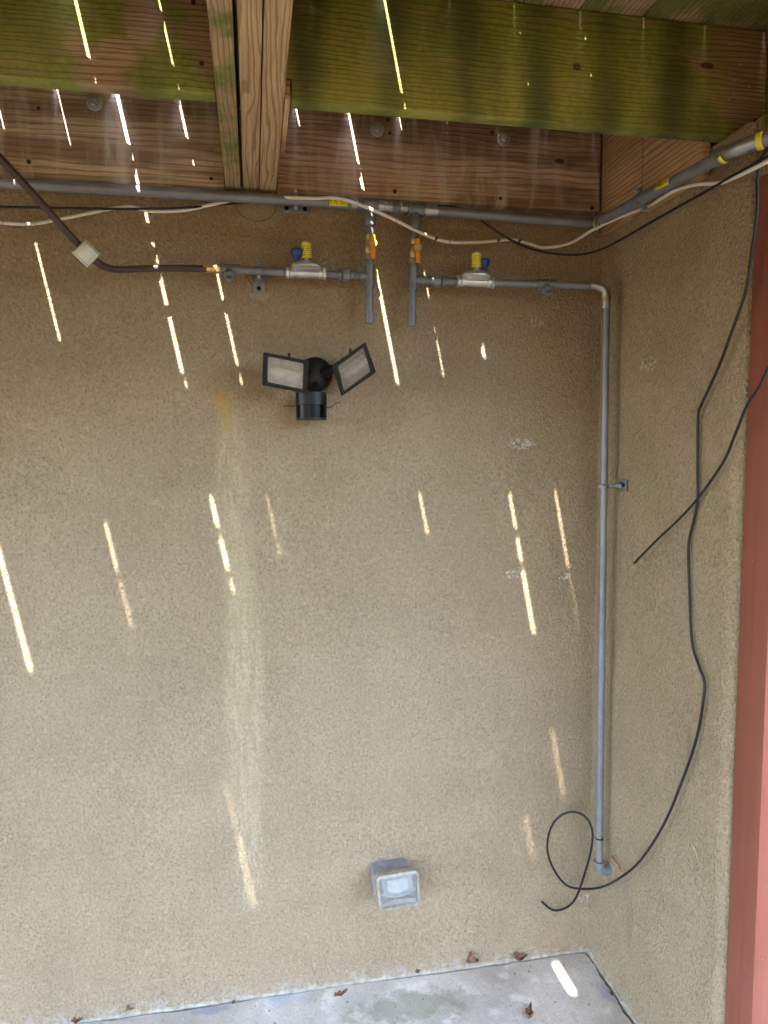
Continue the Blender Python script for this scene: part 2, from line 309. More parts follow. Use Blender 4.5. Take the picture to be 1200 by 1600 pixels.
# ------------------------------------------------------------------ mesh helpers
COL = scene.collection
ORG = {}                                  # world position of every parent
class MB:
    def __init__(s): s.v, s.f = [], []
    def add(s, vs, fs):
        k = len(s.v); s.v += [Vector(p) for p in vs]; s.f += [tuple(i+k for i in q) for q in fs]; return s
    def box(s, c, size, rot=None, bev=.0):
        bm = bmesh.new(); bmesh.ops.create_cube(bm, size=1)
        for q in bm.verts: q.co = Vector((q.co.x*size[0], q.co.y*size[1], q.co.z*size[2]))
        if bev: bmesh.ops.bevel(bm, geom=bm.edges[:], offset=bev, segments=2, affect='EDGES', profile=.6)
        bm.verts.ensure_lookup_table(); m = rot if rot is not None else Matrix.Identity(3)
        s.add([m @ q.co + Vector(c) for q in bm.verts], [[q.index for q in f.verts] for f in bm.faces]); bm.free(); return s
    def tube(s, pts, rad, n=14, caps=True):
        pts = [Vector(p) for p in pts]; k = len(pts)
        if not hasattr(rad, '__len__'): rad = [rad]*k
        tg = []
        for i in range(k):
            a = pts[i]-pts[max(0, i-1)]; b = pts[min(k-1, i+1)]-pts[i]
            a = a.normalized() if a.length > 1e-7 else None; b = b.normalized() if b.length > 1e-7 else None
            q = (a if b is None else b if a is None else a+b)
            tg.append(q.normalized() if q is not None and q.length > 1e-7 else (tg[-1] if tg else Vector((0, 0, 1))))
        u = tg[0].orthogonal().normalized(); vs = []; fs = []
        for i in range(k):
            u = (u - tg[i]*u.dot(tg[i])).normalized(); w = tg[i].cross(u)
            for j in range(n):
                a = 2*math.pi*j/n; vs.append(pts[i]+(u*math.cos(a)+w*math.sin(a))*rad[i])
        for i in range(k-1):
            for j in range(n):
                fs.append((i*n+j, i*n+(j+1) % n, (i+1)*n+(j+1) % n, (i+1)*n+j))
        if caps: fs += [tuple(range(n-1, -1, -1)), tuple((k-1)*n+j for j in range(n))]
        return s.add(vs, fs)
    def turned(s, a, b, prof, n=16):
        """profile [(t metres along a->b, radius)]"""
        a = Vector(a); d = (Vector(b)-a).normalized()
        return s.tube([a+d*t for t, r in prof], [r for t, r in prof], n)
    def prism(s, poly, d):
        """planar polygon of world points, swept by vector d"""
        k = len(poly); d = Vector(d); vs = [Vector(p) for p in poly]+[Vector(p)+d for p in poly]
        fs = [tuple(range(k)), tuple(range(2*k-1, k-1, -1))]+[(i, k+i, k+(i+1) % k, (i+1) % k) for i in range(k)]
        return s.add(vs, fs)
    def build(s, name, mat, parent=None, smooth=True, angle=40, loc=None):
        if parent is not None: o0 = ORG[parent.name] if loc is None else Vector(loc)
        else: o0 = Vector(loc) if loc is not None else Vector((0, 0, 0))
        me = bpy.data.meshes.new(name); me.from_pydata([tuple(p-o0) for p in s.v], [], s.f)
        bm = bmesh.new(); bm.from_mesh(me); bmesh.ops.recalc_face_normals(bm, faces=bm.faces[:]); bm.to_mesh(me); bm.free()
        me.materials.append(M[mat])
        if smooth: me.shade_smooth(); me.set_sharp_from_angle(angle=R(angle))
        o = bpy.data.objects.new(name, me); COL.objects.link(o)
        if parent is not None:
            o.parent = parent; o.location = o0-ORG[parent.name]
        else: o.location = o0
        ORG[o.name] = o0.copy(); return o
def tag(o, label, cat=None, group=None, kind=None):
    if label: o['label'] = label
    if cat: o['category'] = cat
    if group: o['group'] = group
    if kind: o['kind'] = kind
    return o
def thing(name, loc, label, cat, group=None):
    o = bpy.data.objects.new(name, None); COL.objects.link(o); o.location = loc; o.empty_display_size = .1
    ORG[o.name] = Vector(loc); return tag(o, label, cat, group)
def smooth_path(pts, step=.012):
    pts = [Vector(p) for p in pts]; P = [pts[0]*2-pts[1]]+pts+[pts[-1]*2-pts[-2]]; out = []
    for i in range(1, len(P)-2):
        k = max(2, int((P[i+1]-P[i]).length/step))
        for j in range(k):
            t = j/k; a, b, c, d = P[i-1:i+3]
            out.append(.5*((2*b)+(c-a)*t+(2*a-5*b+4*c-d)*t*t+(3*b-a-3*c+d)*t**3))
    out.append(pts[-1]); return out
def board(name, mat, parent, x0, x1, y0, y1, z0, z1, along='x', bev=.003, poly=None):
    """a plank whose local X is its grain direction"""
    c = Vector(((x0+x1)/2, (y0+y1)/2, (z0+z1)/2)); L = (x1-x0, y1-y0, z1-z0)
    bm = bmesh.new()
    if poly:      # (x, z) outline in world, swept over y0..y1
        a = [bm.verts.new((p[0]-c.x, y0-c.y, p[1]-c.z)) for p in poly]; f = bm.faces.new(a)
        r = bmesh.ops.extrude_face_region(bm, geom=[f]); vs = [q for q in r['geom'] if isinstance(q, bmesh.types.BMVert)]
        bmesh.ops.translate(bm, verts=vs, vec=(0, y1-y0, 0))
    else:
        bmesh.ops.create_cube(bm, size=1); s = L if along == 'x' else (L[1], L[0], L[2])
        for q in bm.verts: q.co = Vector((q.co.x*s[0], q.co.y*s[1], q.co.z*s[2]))
    bmesh.ops.recalc_face_normals(bm, faces=bm.faces[:])
    bmesh.ops.bevel(bm, geom=bm.edges[:], offset=bev, segments=2, affect='EDGES', profile=.5)
    me = bpy.data.meshes.new(name); bm.to_mesh(me); bm.free(); me.materials.append(M[mat]); me.shade_smooth(); me.set_sharp_from_angle(angle=R(30))
    o = bpy.data.objects.new(name, me); COL.objects.link(o); o.parent = parent; o.location = c-ORG[parent.name]
    if along == 'y': o.rotation_euler = (0, 0, -math.pi/2)
    ORG[o.name] = c; return o
def child_build(mb, name, mat, parent, **k):      # part of a plank that may be turned
    o = mb.build(name, mat, None, **k); o.parent = parent
    o.matrix_parent_inverse = (Matrix.Translation(ORG[parent.name]) @ parent.rotation_euler.to_matrix().to_4x4()).inverted(); return o

# ------------------------------------------------------------------ ground and slab
# leaf-strewn yard: level by the house, with an unseen bank added behind the camera to block low sky
prof = [(150, -.16), (-3.2, -.16), (-4.6, -.05), (-6.5, .45), (-9.0, 1.55), (-11.5, 2.75), (-13.5, 3.35), (-17, 3.6), (-150, 3.8)]
gm = MB(); gxs = [-150, -40, -20, -12, -8, -5, -2, 0, 2, 5, 8, 12, 20, 40, 150]; nx = len(gxs)
gm.add([(x, y+.25*math.sin(x*.7+y), z+(.12*math.sin(x*.55+y*.4) if y < -5 and abs(x) < 60 else 0)) for y, z in prof for x in gxs], [(j*nx+i, j*nx+i+1, (j+1)*nx+i+1, (j+1)*nx+i) for j in range(len(prof)-1) for i in range(nx-1)])
g = gm.build('ground', 'grass')
g['kind'] = 'structure'
XC = 1.075                                   # face of the return wall
def jag(i, a): return (random.random()-.5)*a
# slab with a ragged cold joint along both walls
n = 150; xs = [-5+i*(XC-.017+5)/n for i in range(n+1)]
edge = [(x+jag(0, .008), -.0155+jag(0, .006)+.0035*math.sin(x*7)) for x in xs[:-1]]
corner = (XC-.018, -.020); m = 60
side = [(XC-.017+jag(0, .006)+.003*math.sin(i*.5), -.020-(i+1)*.66/m) for i in range(m)]
rim = edge+[corner]+side; k = len(rim)
slab = MB()
outer = rim+[(2.6, -.68), (2.6, -1.5), (-5, -1.5)]
vs = [(x, y, 0) for x, y in outer]+[(x, y, -.09) for x, y in outer]; K = len(outer)
slab.add(vs, [tuple(range(K))]+[(i, K+i, K+(i+1) % K, (i+1) % K) for i in range(K)])
floor = slab.build('patio_floor', 'concrete', smooth=False); floor['kind'] = 'structure'
base = MB().add([(-5, .1, -.055), (1.2, .1, -.055), (1.2, -.1, -.055), (-5, -.1, -.055)], [(0, 1, 2, 3)]).add([(1.0, -.1, -.055), (1.2, -.1, -.055), (1.2, -.72, -.055), (1.0, -.72, -.055)], [(0, 1, 2, 3)]).build('soil_bed', 'soil', smooth=False)
base['kind'] = 'structure'
fil = MB()
def fillet(pts, nrm):
    for prof in [None]:
        rows = []
        for p in pts:
            h = .005+jag(0, .005); w = .0080+jag(0, .003)
            rows.append([Vector((p[0], p[1], -.06))+Vector(nrm)*w, Vector((p[0], p[1], -.002))+Vector(nrm)*w, Vector((p[0], p[1], h*.45))+Vector(nrm)*w*.72, Vector((p[0], p[1], h))-Vector(nrm)*.004])
        vs = [q for r in rows for q in r]; fs = []
        for i in range(len(rows)-1):
            for j in range(3): fs.append((i*4+j, (i+1)*4+j, (i+1)*4+j+1, i*4+j+1))
        fil.add(vs, fs)
fillet([(-5+i*(XC+5)/300, 0) for i in range(301)], (0, -1, 0))
fillet([(XC, -i*.665/60) for i in range(61)], (-1, 0, 0))
fo = fil.build('mortar_strip', 'mortar', floor, angle=60)

# ------------------------------------------------------------------ walls
def wav(a, b): return .0013*math.sin(a*2.1+b*1.3)+.0010*math.sin(a*5.3-b*4.1)+.0008*math.sin(a*11+b*9.3)
bw = MB(); NX, NZ = 150, 70; x0, x1, z0, z1 = -5.0, XC+.02, -.09, 2.66
bw.add([(x0+(x1-x0)*i/NX, wav(x0+(x1-x0)*i/NX, z0+(z1-z0)*j/NZ), z0+(z1-z0)*j/NZ) for j in range(NZ+1) for i in range(NX+1)],
       [(j*(NX+1)+i, j*(NX+1)+i+1, (j+1)*(NX+1)+i+1, (j+1)*(NX+1)+i) for j in range(NZ) for i in range(NX)])
bw.box((-1.4625, .13, 2.2), (7.1, .24, 4.6))
wall = bw.build('stucco_wall', 'stucco_back', angle=30)
tag(wall, 'wide tan stucco house wall behind the gas pipes and floodlight', 'wall', 'stucco walls of the house')
# return wall with a rounded stucco nose at its free end
sw = MB(); YE, RAD = -.668, .028; sec = [(XC+.0, .02)]
for i in range(25): sec.append((XC, .0-(abs(YE)-RAD)*i/24))
for i in range(1, 8):
    a = i/7*math.pi/2; sec.append((XC+RAD-RAD*math.cos(a), YE+RAD-RAD*math.sin(a)))
sec += [(XC+.25, YE), (XC+.25, .02)]
NZ = 70; top = 2.386; L = len(sec); vs = []; fs = []
for j in range(NZ+1):
    z = -.09+(top+.09)*j/NZ
    for (x, y) in sec: vs.append((x+(wav(y*1.7+3, z)*1.3+ (.004*math.sin(z*3.1)*max(0, (-y-.5)/.17) if y < -.5 else 0) if x < XC+.1 else 0), y, z))
for j in range(NZ):
    for i in range(L): fs.append((j*L+i, j*L+(i+1) % L, (j+1)*L+(i+1) % L, (j+1)*L+i))
fs.append(tuple(NZ*L+i for i in range(L)))
sw.add(vs, fs); swo = sw.build('stucco_wall', 'stucco_side', angle=60)
tag(swo, 'narrow tan stucco return wall at right beside the red post', 'wall', 'stucco walls of the house')
# round plaster patch with a thin scribed ring under the main pipe
pc = onY(400, 318); pm = MB()
ring = [pc+Vector((math.cos(a)*.058, -.004, math.sin(a)*.050)) for a in [math.pi*(1.02+.96*i/24) for i in range(25)]]
pm.tube(ring, .0010, 6); pm.build('round_patch_ring', 'ring', wall)

# ------------------------------------------------------------------ red post
rp = MB().box((1.089+.07, -.719, 1.125), (.14, .092, 2.27), bev=.004)
ro = rp.build('red_post', 'red', smooth=True, angle=30, loc=(1.159, -.719, 0))
MB().box((1.089+.07, -.719, 2.325), (.138, .090, .127), bev=.003).build('post_cap', 'deck', ro)
tag(ro, 'red painted timber post at the end of the return wall', 'post')

# ------------------------------------------------------------------ deck
deck = thing('wooden_deck', (0, -1.36, ZL), 'mossy wooden deck overhead with green joists and gaps letting sun through', 'deck')
JF = [.575, 1.107, 1.638, 2.17, 2.70, 3.23, 3.76]               # front faces of the joists, metres from the wall
def nail(parent, p, nrm, r=.0045, mat='hole', name='nail'):
    p = Vector(p); nrm = Vector(nrm); mb = MB().tube([p+nrm*-.002, p+nrm*.0012], r, 8); child_build(mb, name, mat, parent)
led1 = board('ledger_board', 'ledger_left', deck, -5, -.062, -.038, 0-.0025, ZL, ZT)
led2 = board('ledger_board', 'ledger', deck, .083, 1.046, -.040, -.0025, ZL+.002, ZT)
def washer(par, px, py, lx):
    p = onY(px, py, -.040); mb = MB().turned(p+Vector((0, .001, 0)), p+Vector((0, -1, 0)), [(0, .021), (.003, .021), (.004, .0195), (.0041, .010)], 20)
    o = child_build(mb, 'bolt', 'zinc', par)
    h = MB().turned(p+Vector((0, -.003, 0)), p+Vector((0, -1, 0)), [(0, .0105), (.006, .0105), (.0075, .0085), (.0076, .001)], 6).build('bolt_head', 'zinc')
    h.parent = par; h.matrix_parent_inverse = Matrix.Translation(ORG[par.name]).inverted()
washer(led1, 148, 161, 0); washer(led2, 589, 202, 0); washer(led2, 787, 217, 0)
for (px, py) in ((60, 169), (45, 253), (330, 279)): nail(led1, onY(px, py, -.0385), (0, -1, 0), .0050+.0012*math.sin(px), 'knothole')
for (px, py) in ((606, 187), (609, 208), (617, 299), (769, 207), (782, 310), (925, 325)): nail(led2, onY(px, py, -.0405), (0, -1, 0), .0050+.0013*math.sin(px), 'knothole')
# the triple beam running out from the wall
YB = -4.34
for (a, b, mt, dz) in ((-.058, -.018, 'beam_mossy', 0), (-.0105, .0305, 'beam', .001), (.033, .078, 'beam', -.001)):
    board('beam', mt, deck, a, b, YB, -.041, ZL+dz, ZT, 'y', .0025)
for (a, b) in ((-3.1, -3.062), (-3.058, -3.02)): board('beam', 'beam_mossy', deck, a, b, YB, -.041, ZL, ZT, 'y')
M['joist_green_left'] = wood('joist_green_left', (.20, .115, .06), (.46, .33, .20), moss=(.20, .23, .04), pitch=30, cover=.50,
    patches=((-.405+1.54, .06, .05, .045), (-.20+1.54, .015, .04, .075), (-.25+1.54, -.06, .05, .04), (-.075+1.54, .02, .06, .12), (-.55+1.54, .02, .10, .08)))
XM = (.082+1.185)/2
M['joist_green'] = wood('joist_green', (.20, .11, .055), (.46, .32, .18), moss=(.25, .265, .042), pitch=31, cover=.95, band=[q-XM for q in (.126, .299, .468, .629, .79, .945)],
    knots=((.715-XM, .0, .022), (1.03-XM, .03, .018)), patches=((1.20-XM, .02, .17, .26), (1.02-XM, .03, .035, .018), (.715-XM, .0, .012, .010)))
M['joist_plain'] = wood('joist_plain', (.20, .11, .055), (.46, .32, .18), moss=(.15, .165, .03), pitch=30, cover=.5)
for i, y in enumerate(JF):
    zt = ZT-.001; n0, nz, nl = .083, .043, .004
    pr = [(.0825, ZL+.043), (.093, ZL+.043), (.093, ZL), (1.153, ZL), (1.153, ZL+.045), (1.182, ZL+.045), (1.182, zt), (.0825, zt)]
    pl = [(-3.016, ZL), (-.0595, ZL), (-.0595, zt), (-3.016, zt)]
    jl = board('joist', 'joist_green_left' if i == 0 else 'joist_plain', deck, -3.016, -.0595, -y, -y+.039, ZL, zt, poly=pl)
    jr = board('joist', 'joist_green' if i == 0 else 'joist_plain', deck, .0825, 1.182, -y, -y+.039, ZL, zt, poly=pr)
    if i == 0:
        for (px, py) in ((1157, 101), (1147, 126), (1146, 147), (1139, 155), (1170, 136)): nail(jr, onY(px, py, -y), (0, -1, 0), .0032, 'zinc')
        for (px, py) in ((315, 99), (302, 4)): nail(jl, onY(px, py, -y), (0, -1, 0), .005, 'knothole')
        
board('ledger_strip', 'side_board', deck, 1.157, 1.182, YB, -.57, ZL-.0, ZL+.041, 'y')
board('ledger_strip', 'side_board', deck, .0795, .0905, -.572, -.30, ZL+.002, ZL+.040, 'y', .001)
board('rim_board', 'joist_plain', deck, 1.184, 1.222, YB, -.0, ZL, ZT, 'y')
board('rim_board', 'joist_plain', deck, -5, 1.222, YB-.040, YB-.002, ZL, ZT)
# two short boards closing the gap above the return wall; their grain runs on a slant
for (ya, yb, mt, zb) in ((-.042, -.268, 'side_board', 2.326), (-.2725, -.533, 'side_board_pale', 2.318)):
    board('side_board', mt, deck, 1.050, 1.0735, yb, ya, zb, ZT-.001, 'y', .002)
# decking laid square to the wall; rain gaps of uneven width: gap centre -> stretches (from wall z a to z b, light width)
def dz(z): return (2.636-z-1.676+.0)/1.463    # distance from the wall at which light for wall height z (above eye) comes through
GAPS = {
 -.933: [(-.05, -.64, .0080)],
 -.785: [],
 -.640: [(.89, .76, .0022), (.58, .26, .0045), (-.20, -.36, .0040), (-.36, -.52, .0018)],
 -.485: [(.955, .73, .0022), (-1.0, -1.15, .0010), (-1.15, -1.40, .0020)],
 -.333: [(.955, .745, .0085), (.73, .705, .007), (.69, .55, .007), (.535, .505, .006), (.48, .205, .0085), (.20, .165, .004),
         (.10, -.10, .006), (-.126, -.235, .0080), (-.25, -.36, .0075), (-.38, -.43, .004)],
 -.177: [(.955, .91, .0045), (.875, .77, .006), (.725, .70, .004), (.50, .225, .0050), (.21, .17, .0035), (.11, .06, .003), (.05, .0, .003), (-.01, -.10, .0035), (-.126, -.33, .0009)],
 -.020: [],
  .135: [(.955, .82, .0024)],
  .283: [(.935, .73, .0055), (.715, .66, .008), (.545, .18, .0080), (.10, -.115, .005), (-.118, -.275, .0035)],
  .426: [(.92, .83, .0018), (.52, .43, .0020), (.37, .33, .0012), (.32, .20, .0022), (-1.19, -1.355, .0015), (-1.74, -1.955, .012)],
  .569: [(.315, .262, .009), (.04, .03, .004), (-.02, -.028, .004), (-.06, -.075, .004), (-.141, -.265, .0055), (-.28, -.37, .0065), (-.38, -.60, .0080), (-.90, -1.15, .0019)],
  .720: [(.045, .03, .0022), (-.03, -.045, .0022), (-.134, -.40, .0032), (-.40, -.60, .0006)],
  .870: [], 1.02: []}
gx = sorted(GAPS); allg = [gx[0]-.15*i for i in range(27, 0, -1)]+gx+[1.17, 1.30]
TH, LEN = .025, 4.40; ZD = ZT+.001
for i in range(len(allg)-1):
    xa, xb = allg[i]+.0015, allg[i+1]+.0015
    if xa < -5.0 or xb > 1.31: continue
    lst = sorted([(dz(a), dz(b), w) for (a, b, w) in GAPS.get(allg[i+1], [])]); pts = [(-.0, .0028)]
    for (d1, d2, w) in lst:
        d1 = max(d1, .0)
        pts += [(d1-.003, .0028), (d1+.003, w+.005), (d2-.003, w+.005), (d2+.003, .0028)]
    pts.append((LEN, .0028)); pts = [(max(0.003, d), w) for d, w in pts]
    cx = (xa+xb)/2; vs = []; fs = []
    for d, w in pts: vs += [(d, xa-cx, 0), (d, xb-w-cx, 0), (d, xa-cx, TH), (d, xb-w-cx, TH)]
    for q in range(len(pts)-1):
        a, b = q*4, q*4+4; fs += [(a, b, b+1, a+1), (a+2, a+3, b+3, b+2), (a, a+2, b+2, b), (a+1, b+1, b+3, a+3)]
    e = (len(pts)-1)*4; fs += [(0, 1, 3, 2), (e, e+2, e+3, e+1)]
    me = bpy.data.meshes.new('deck_board'); me.from_pydata(vs, [], fs)
    bm = bmesh.new(); bm.from_mesh(me); bmesh.ops.recalc_face_normals(bm, faces=bm.faces[:]); bm.to_mesh(me); bm.free()
    me.materials.append(M['deck']); o = bpy.data.objects.new('deck_board', me); COL.objects.link(o)
    o.parent = deck; o.location = Vector((cx, 0, ZD))-ORG[deck.name]; o.rotation_euler = (0, 0, -math.pi/2); ORG[o.name] = Vector((cx, 0, ZD))

# ------------------------------------------------------------------ gas pipes
OFF = -.060
def sleeve(mb, a, b, r, lip=.0016, n=20):
    """short fitting with raised rims at its ends"""
    a, b = Vector(a), Vector(b); L = (b-a).length; e = min(.007, L*.25)
    return mb.turned(a, b, [(0, r-.002), (.0005, r+lip), (e, r+lip), (e+.001, r), (L-e-.001, r), (L-e, r+lip), (L-.0005, r+lip), (L, r-.002)], n)
def hexnut(mb, a, b, r, n=6):
    a, b = Vector(a), Vector(b); L = (b-a).length
    return mb.turned(a, b, [(0, r*.86), (.0012, r), (L-.0012, r), (L, r*.86)], n)
def elbow(a, c, b, rad, k=8):
    """smooth quarter bend through corner c"""
    a, b, c = Vector(a), Vector(b), Vector(c)
    return [a*(1-t)**2+c*2*t*(1-t)+b*t*t for t in [i/k for i in range(k+1)]]
def patch_on_pipe(axis_a, axis_b, radius, half, ang0, ang1, name, parent, text=None):
    """curved label glued to a pipe: spans `half` metres either way along the axis, angles about it (0 = towards camera, + = up)"""
    A, B = Vector(axis_a), Vector(axis_b); c = (A+B)/2; d = (B-A).normalized()
    out = (CAM-c); out = (out-d*out.dot(d)).normalized(); up = out.cross(d); up = up if up.z > 0 else -up
    vs = []; fs = []; n = 9
    for i in range(n):
        a = R(ang0+(ang1-ang0)*i/(n-1)); q = (out*math.cos(a)+up*math.sin(a))*radius
        vs += [c-d*half+q, c+d*half+q]
    fs = [(2*i, 2*i+1, 2*i+3, 2*i+2) for i in range(n-1)]
    o = MB().add(vs, fs).build(name, 'yellow', parent)
    md = o.modifiers.new('thick', 'SOLIDIFY'); md.thickness = .0006; md.offset = 1
    if text:
        cu = bpy.data.curves.new('t', 'FONT'); cu.body = text; cu.size = .0125; cu.align_x = 'CENTER'; cu.align_y = 'CENTER'; cu.offset = .0001
        tmp = bpy.data.objects.new('t', cu); COL.objects.link(tmp); dg = bpy.context.evaluated_depsgraph_get(); me0 = bpy.data.meshes.new_from_object(tmp.evaluated_get(dg)); bpy.data.objects.remove(tmp)
        mid = R((ang0+ang1)/2); w = max(abs(v.co.x) for v in me0.vertices); k = min(1, half*.92/w); tvs = []
        for v in me0.vertices:
            a = mid+v.co.y*k/radius; q = (out*math.cos(a)+up*math.sin(a))*(radius+.0009); tvs.append(c+d*v.co.x*k*(1 if d.x > -.5 else -1)+q)
        MB().add(tvs, [tuple(p.vertices) for p in me0.polygons]).build('lettering', 'ink', o, smooth=False)
    return o
ra = .0143
H0, H1, H2, H3 = onY(-60, 282, OFF), onY(548, 318.5, OFF), onY(684, 330, OFF), onY(915, 349, OFF)
H0 = H1+(H0-H1)*2.2
hp = thing('gas_main_pipe', (H0.x*.0, OFF, H1.z), 'long grey main gas pipe running under the ledger and around the corner', 'pipe')
MB().tube([H0, H1], ra, 20).build('pipe', 'pipe', hp)
MB().tube([H2, H3], ra, 20).build('pipe', 'pipe', hp)
def between(a, b, px):      # point on a->b nearest to photo column px
    best = None
    for i in range(401):
        p = a.lerp(b, i/400); q = p-CAM; x = 600+F_PX*q.dot(rt)/q.dot(fw)
        if best is None or abs(x-px) < best[0]: best = (abs(x-px), p)
    return best[1]
bt = lambda px: between(H1, H2, px)
T1, T2 = bt(578), bt(649)
for (a, b, r, mt) in ((546, 557, .0165, 'steel'), (558, 566, .0155, 'fitting'), (590, 603, .0160, 'steel'), (604, 612, .0150, 'steel'), (612, 624, .0168, 'fitting'), (625, 636, .0158, 'steel'), (663, 681, .0165, 'steel')):
    sleeve(MB(), bt(a), bt(b), r).build('coupling', mt, hp)
MB().tube([bt(545), bt(684)], .0135, 18).build('pipe', 'steel', hp)
for T in (T1, T2):
    a, b = (bt(566), bt(590)) if T is T1 else (bt(637), bt(662))
    mb = MB(); sleeve(mb, a, b, .0175); mb.turned(T, T+Vector((0, 0, -1)), [(0, .0135), (.018, .0135), (.026, .0165), (.052, .0168), (.056, .0150)], 20)
    mb.build('tee', 'fitting', hp)
# corner elbow and the run along the return wall, then a bend past the post
XS = 1.019
C0 = Vector((H3.x+.045, H3.y-.002, H3.z)); S0 = onX(966, 335, XS); S1 = onX(1124, 246, XS); S0.z = C0.z-.004
CC = Vector((XS, C0.y-.0, C0.z-.002))
sleeve(MB(), H3, H3+(CC-H3).normalized()*.030, .0172).build('coupling', 'fitting', hp)
Sd = (S1-CC).normalized()
e1 = H3+(CC-H3).normalized()*.028; e2 = CC+Sd*.030
MB().tube(elbow(e1, CC, e2, .015), .0150, 18).build('elbow', 'steel', hp)
for (p, q) in ((e1+(CC-H3).normalized()*.003, e1+(CC-H3).normalized()*.0115), (e2-Sd*.009, e2-Sd*.001)): MB().tube([p, q], .0162, 20).build('marker_band', 'yellow', hp)
sleeve(MB(), e2, e2+Sd*.022, .0172).build('coupling', 'fitting', hp)
MB().tube([e2+Sd*.01, S1], ra, 20).build('pipe', 'pipe', hp)
sleeve(MB(), S1-Sd*.004, S1+Sd*.016, .0178).build('coupling', 'fitting', hp)
d45 = Vector((.62, -.75, .06)).normalized(); K1 = S1+Sd*.016; K2 = K1+Sd*.035; K3 = K2+d45*.045; K4 = K3+d45*.10
MB().tube(elbow(K1, K2, K3, .02), .0165, 18).build('elbow', 'steel', hp)
patch_on_pipe(K1-Sd*.004, K1+Sd*.014, .0180, .008, -75, 5, 'sticker', hp)
MB().tube([K3-d45*.002, K3+d45*.009], .0176, 20).build('marker_band', 'yellow', hp)
MB().tube(elbow(K3, K4, K4+Vector((.1, 0, 0)), ra, 10)+[K4+Vector((.9, 0, 0))], ra, 18).build('pipe', 'pipe', hp)
q1, q2 = between(H0, H1, 513), between(H0, H1, 543); patch_on_pipe(q1, q2, ra+.0004, (q2-q1).length/2, -32, 42, 'sticker', hp, '5 PSI GAS')
q1, q2 = S1.lerp(e2, .62), S1.lerp(e2, .545)
def near_px(a, b, px): return between(a, b, px)
q1, q2 = between(e2, S1, 1031), between(e2, S1, 1052); patch_on_pipe(q1, q2, ra+.0004, (q2-q1).length/2, 5, 75, 'sticker', hp, '5 PSI GAS')

def regulator(parent, c, side):
    """diaphragm regulator lying on a horizontal line; side = -1: vent cap at left"""
    X = Vector((1, 0, 0)); c = Vector(c)
    mb = MB()
    # flow body: flattened barrel
    prof = [(-.046, .0130), (-.044, .0150), (-.034, .0152), (-.0335, .0128), (-.020, .0136), (0, .0142), (.020, .0136), (.0335, .0128), (.034, .0152), (.044, .0150), (.046, .0130)]
    mb.tube([c+X*t for t, r in prof], [r for t, r in prof], 20)
    o = mb.build('regulator', 'cast', parent)
    for s in (-1, 1): hexnut(MB(), c+X*(s*.0465), c+X*(s*.056), .0168, 8).build('port_collar', 'cast', o)
    # diaphragm bowl: oval dish with a rim
    def oval(z, rx, ry, n=28): return [c+Vector((rx*math.copysign(abs(math.cos(a))**.75, math.cos(a)), ry*math.copysign(abs(math.sin(a))**.75, math.sin(a)), z)) for a in [2*math.pi*i/n for i in range(n)]]
    def loft(rings):
        n = len(rings[0]); vs = [p for r in rings for p in r]; fs = [tuple(range(n)), tuple((len(rings)-1)*n+i for i in range(n))]
        for j in range(len(rings)-1): fs += [(j*n+i, j*n+(i+1) % n, (j+1)*n+(i+1) % n, (j+1)*n+i) for i in range(n)]
        return MB().add(vs, fs)
    loft([oval(.000, .030, .020), oval(.008, .037, .030), oval(.0115, .0415, .034), oval(.012, .0445, .037), oval(.0165, .0445, .037), oval(.017, .0425, .035), oval(.022, .040, .032), oval(.028, .033, .026), oval(.0305, .025, .019)]).build('bowl', 'cast', o)
    for k in range(6):
        a = 2*math.pi*k/6+.3; p = c+Vector((.040*math.cos(a), .033*math.sin(a), .0165)); hexnut(MB(), p, p+Vector((0, 0, .004)), .0032).build('screw', 'zinc', o)
    # adjusting stem wrapped in a printed yellow tag
    s0 = c+Vector((.002, -.004, .028)); MB().tube([s0, s0+Vector((0, 0, .014))], .008, 14).build('stem', 'zinc', o)
    t0 = s0+Vector((0, 0, .011)); tg = MB(); tc_ = t0+Vector((0, 0, .020))
    tg.tube([t0, t0+Vector((0, 0, .0385))], [.0142, .0138], 24, caps=True); tg.build('yellow_tag', 'tag', o, loc=tc_)
    tp = t0+Vector((0, 0, .0385)); MB().turned(tp, tp+Vector((0, 0, 1)), [(0, .0128), (.004, .0128), (.0052, .010)], 18).build('stem_cap', 'zinc' if side > 0 else 'lampglow', o)
    v0 = c+Vector((side*.024, -.004, .024)); MB().turned(v0, v0+Vector((0, 0, 1)), [(0, .0065), (.010, .0065), (.014, .0085), (.022, .0150), (.032, .0175), (.0375, .0172), (.040, .0150), (.0412, .009)], 18).build('vent_cap', 'blue', o)
    return o
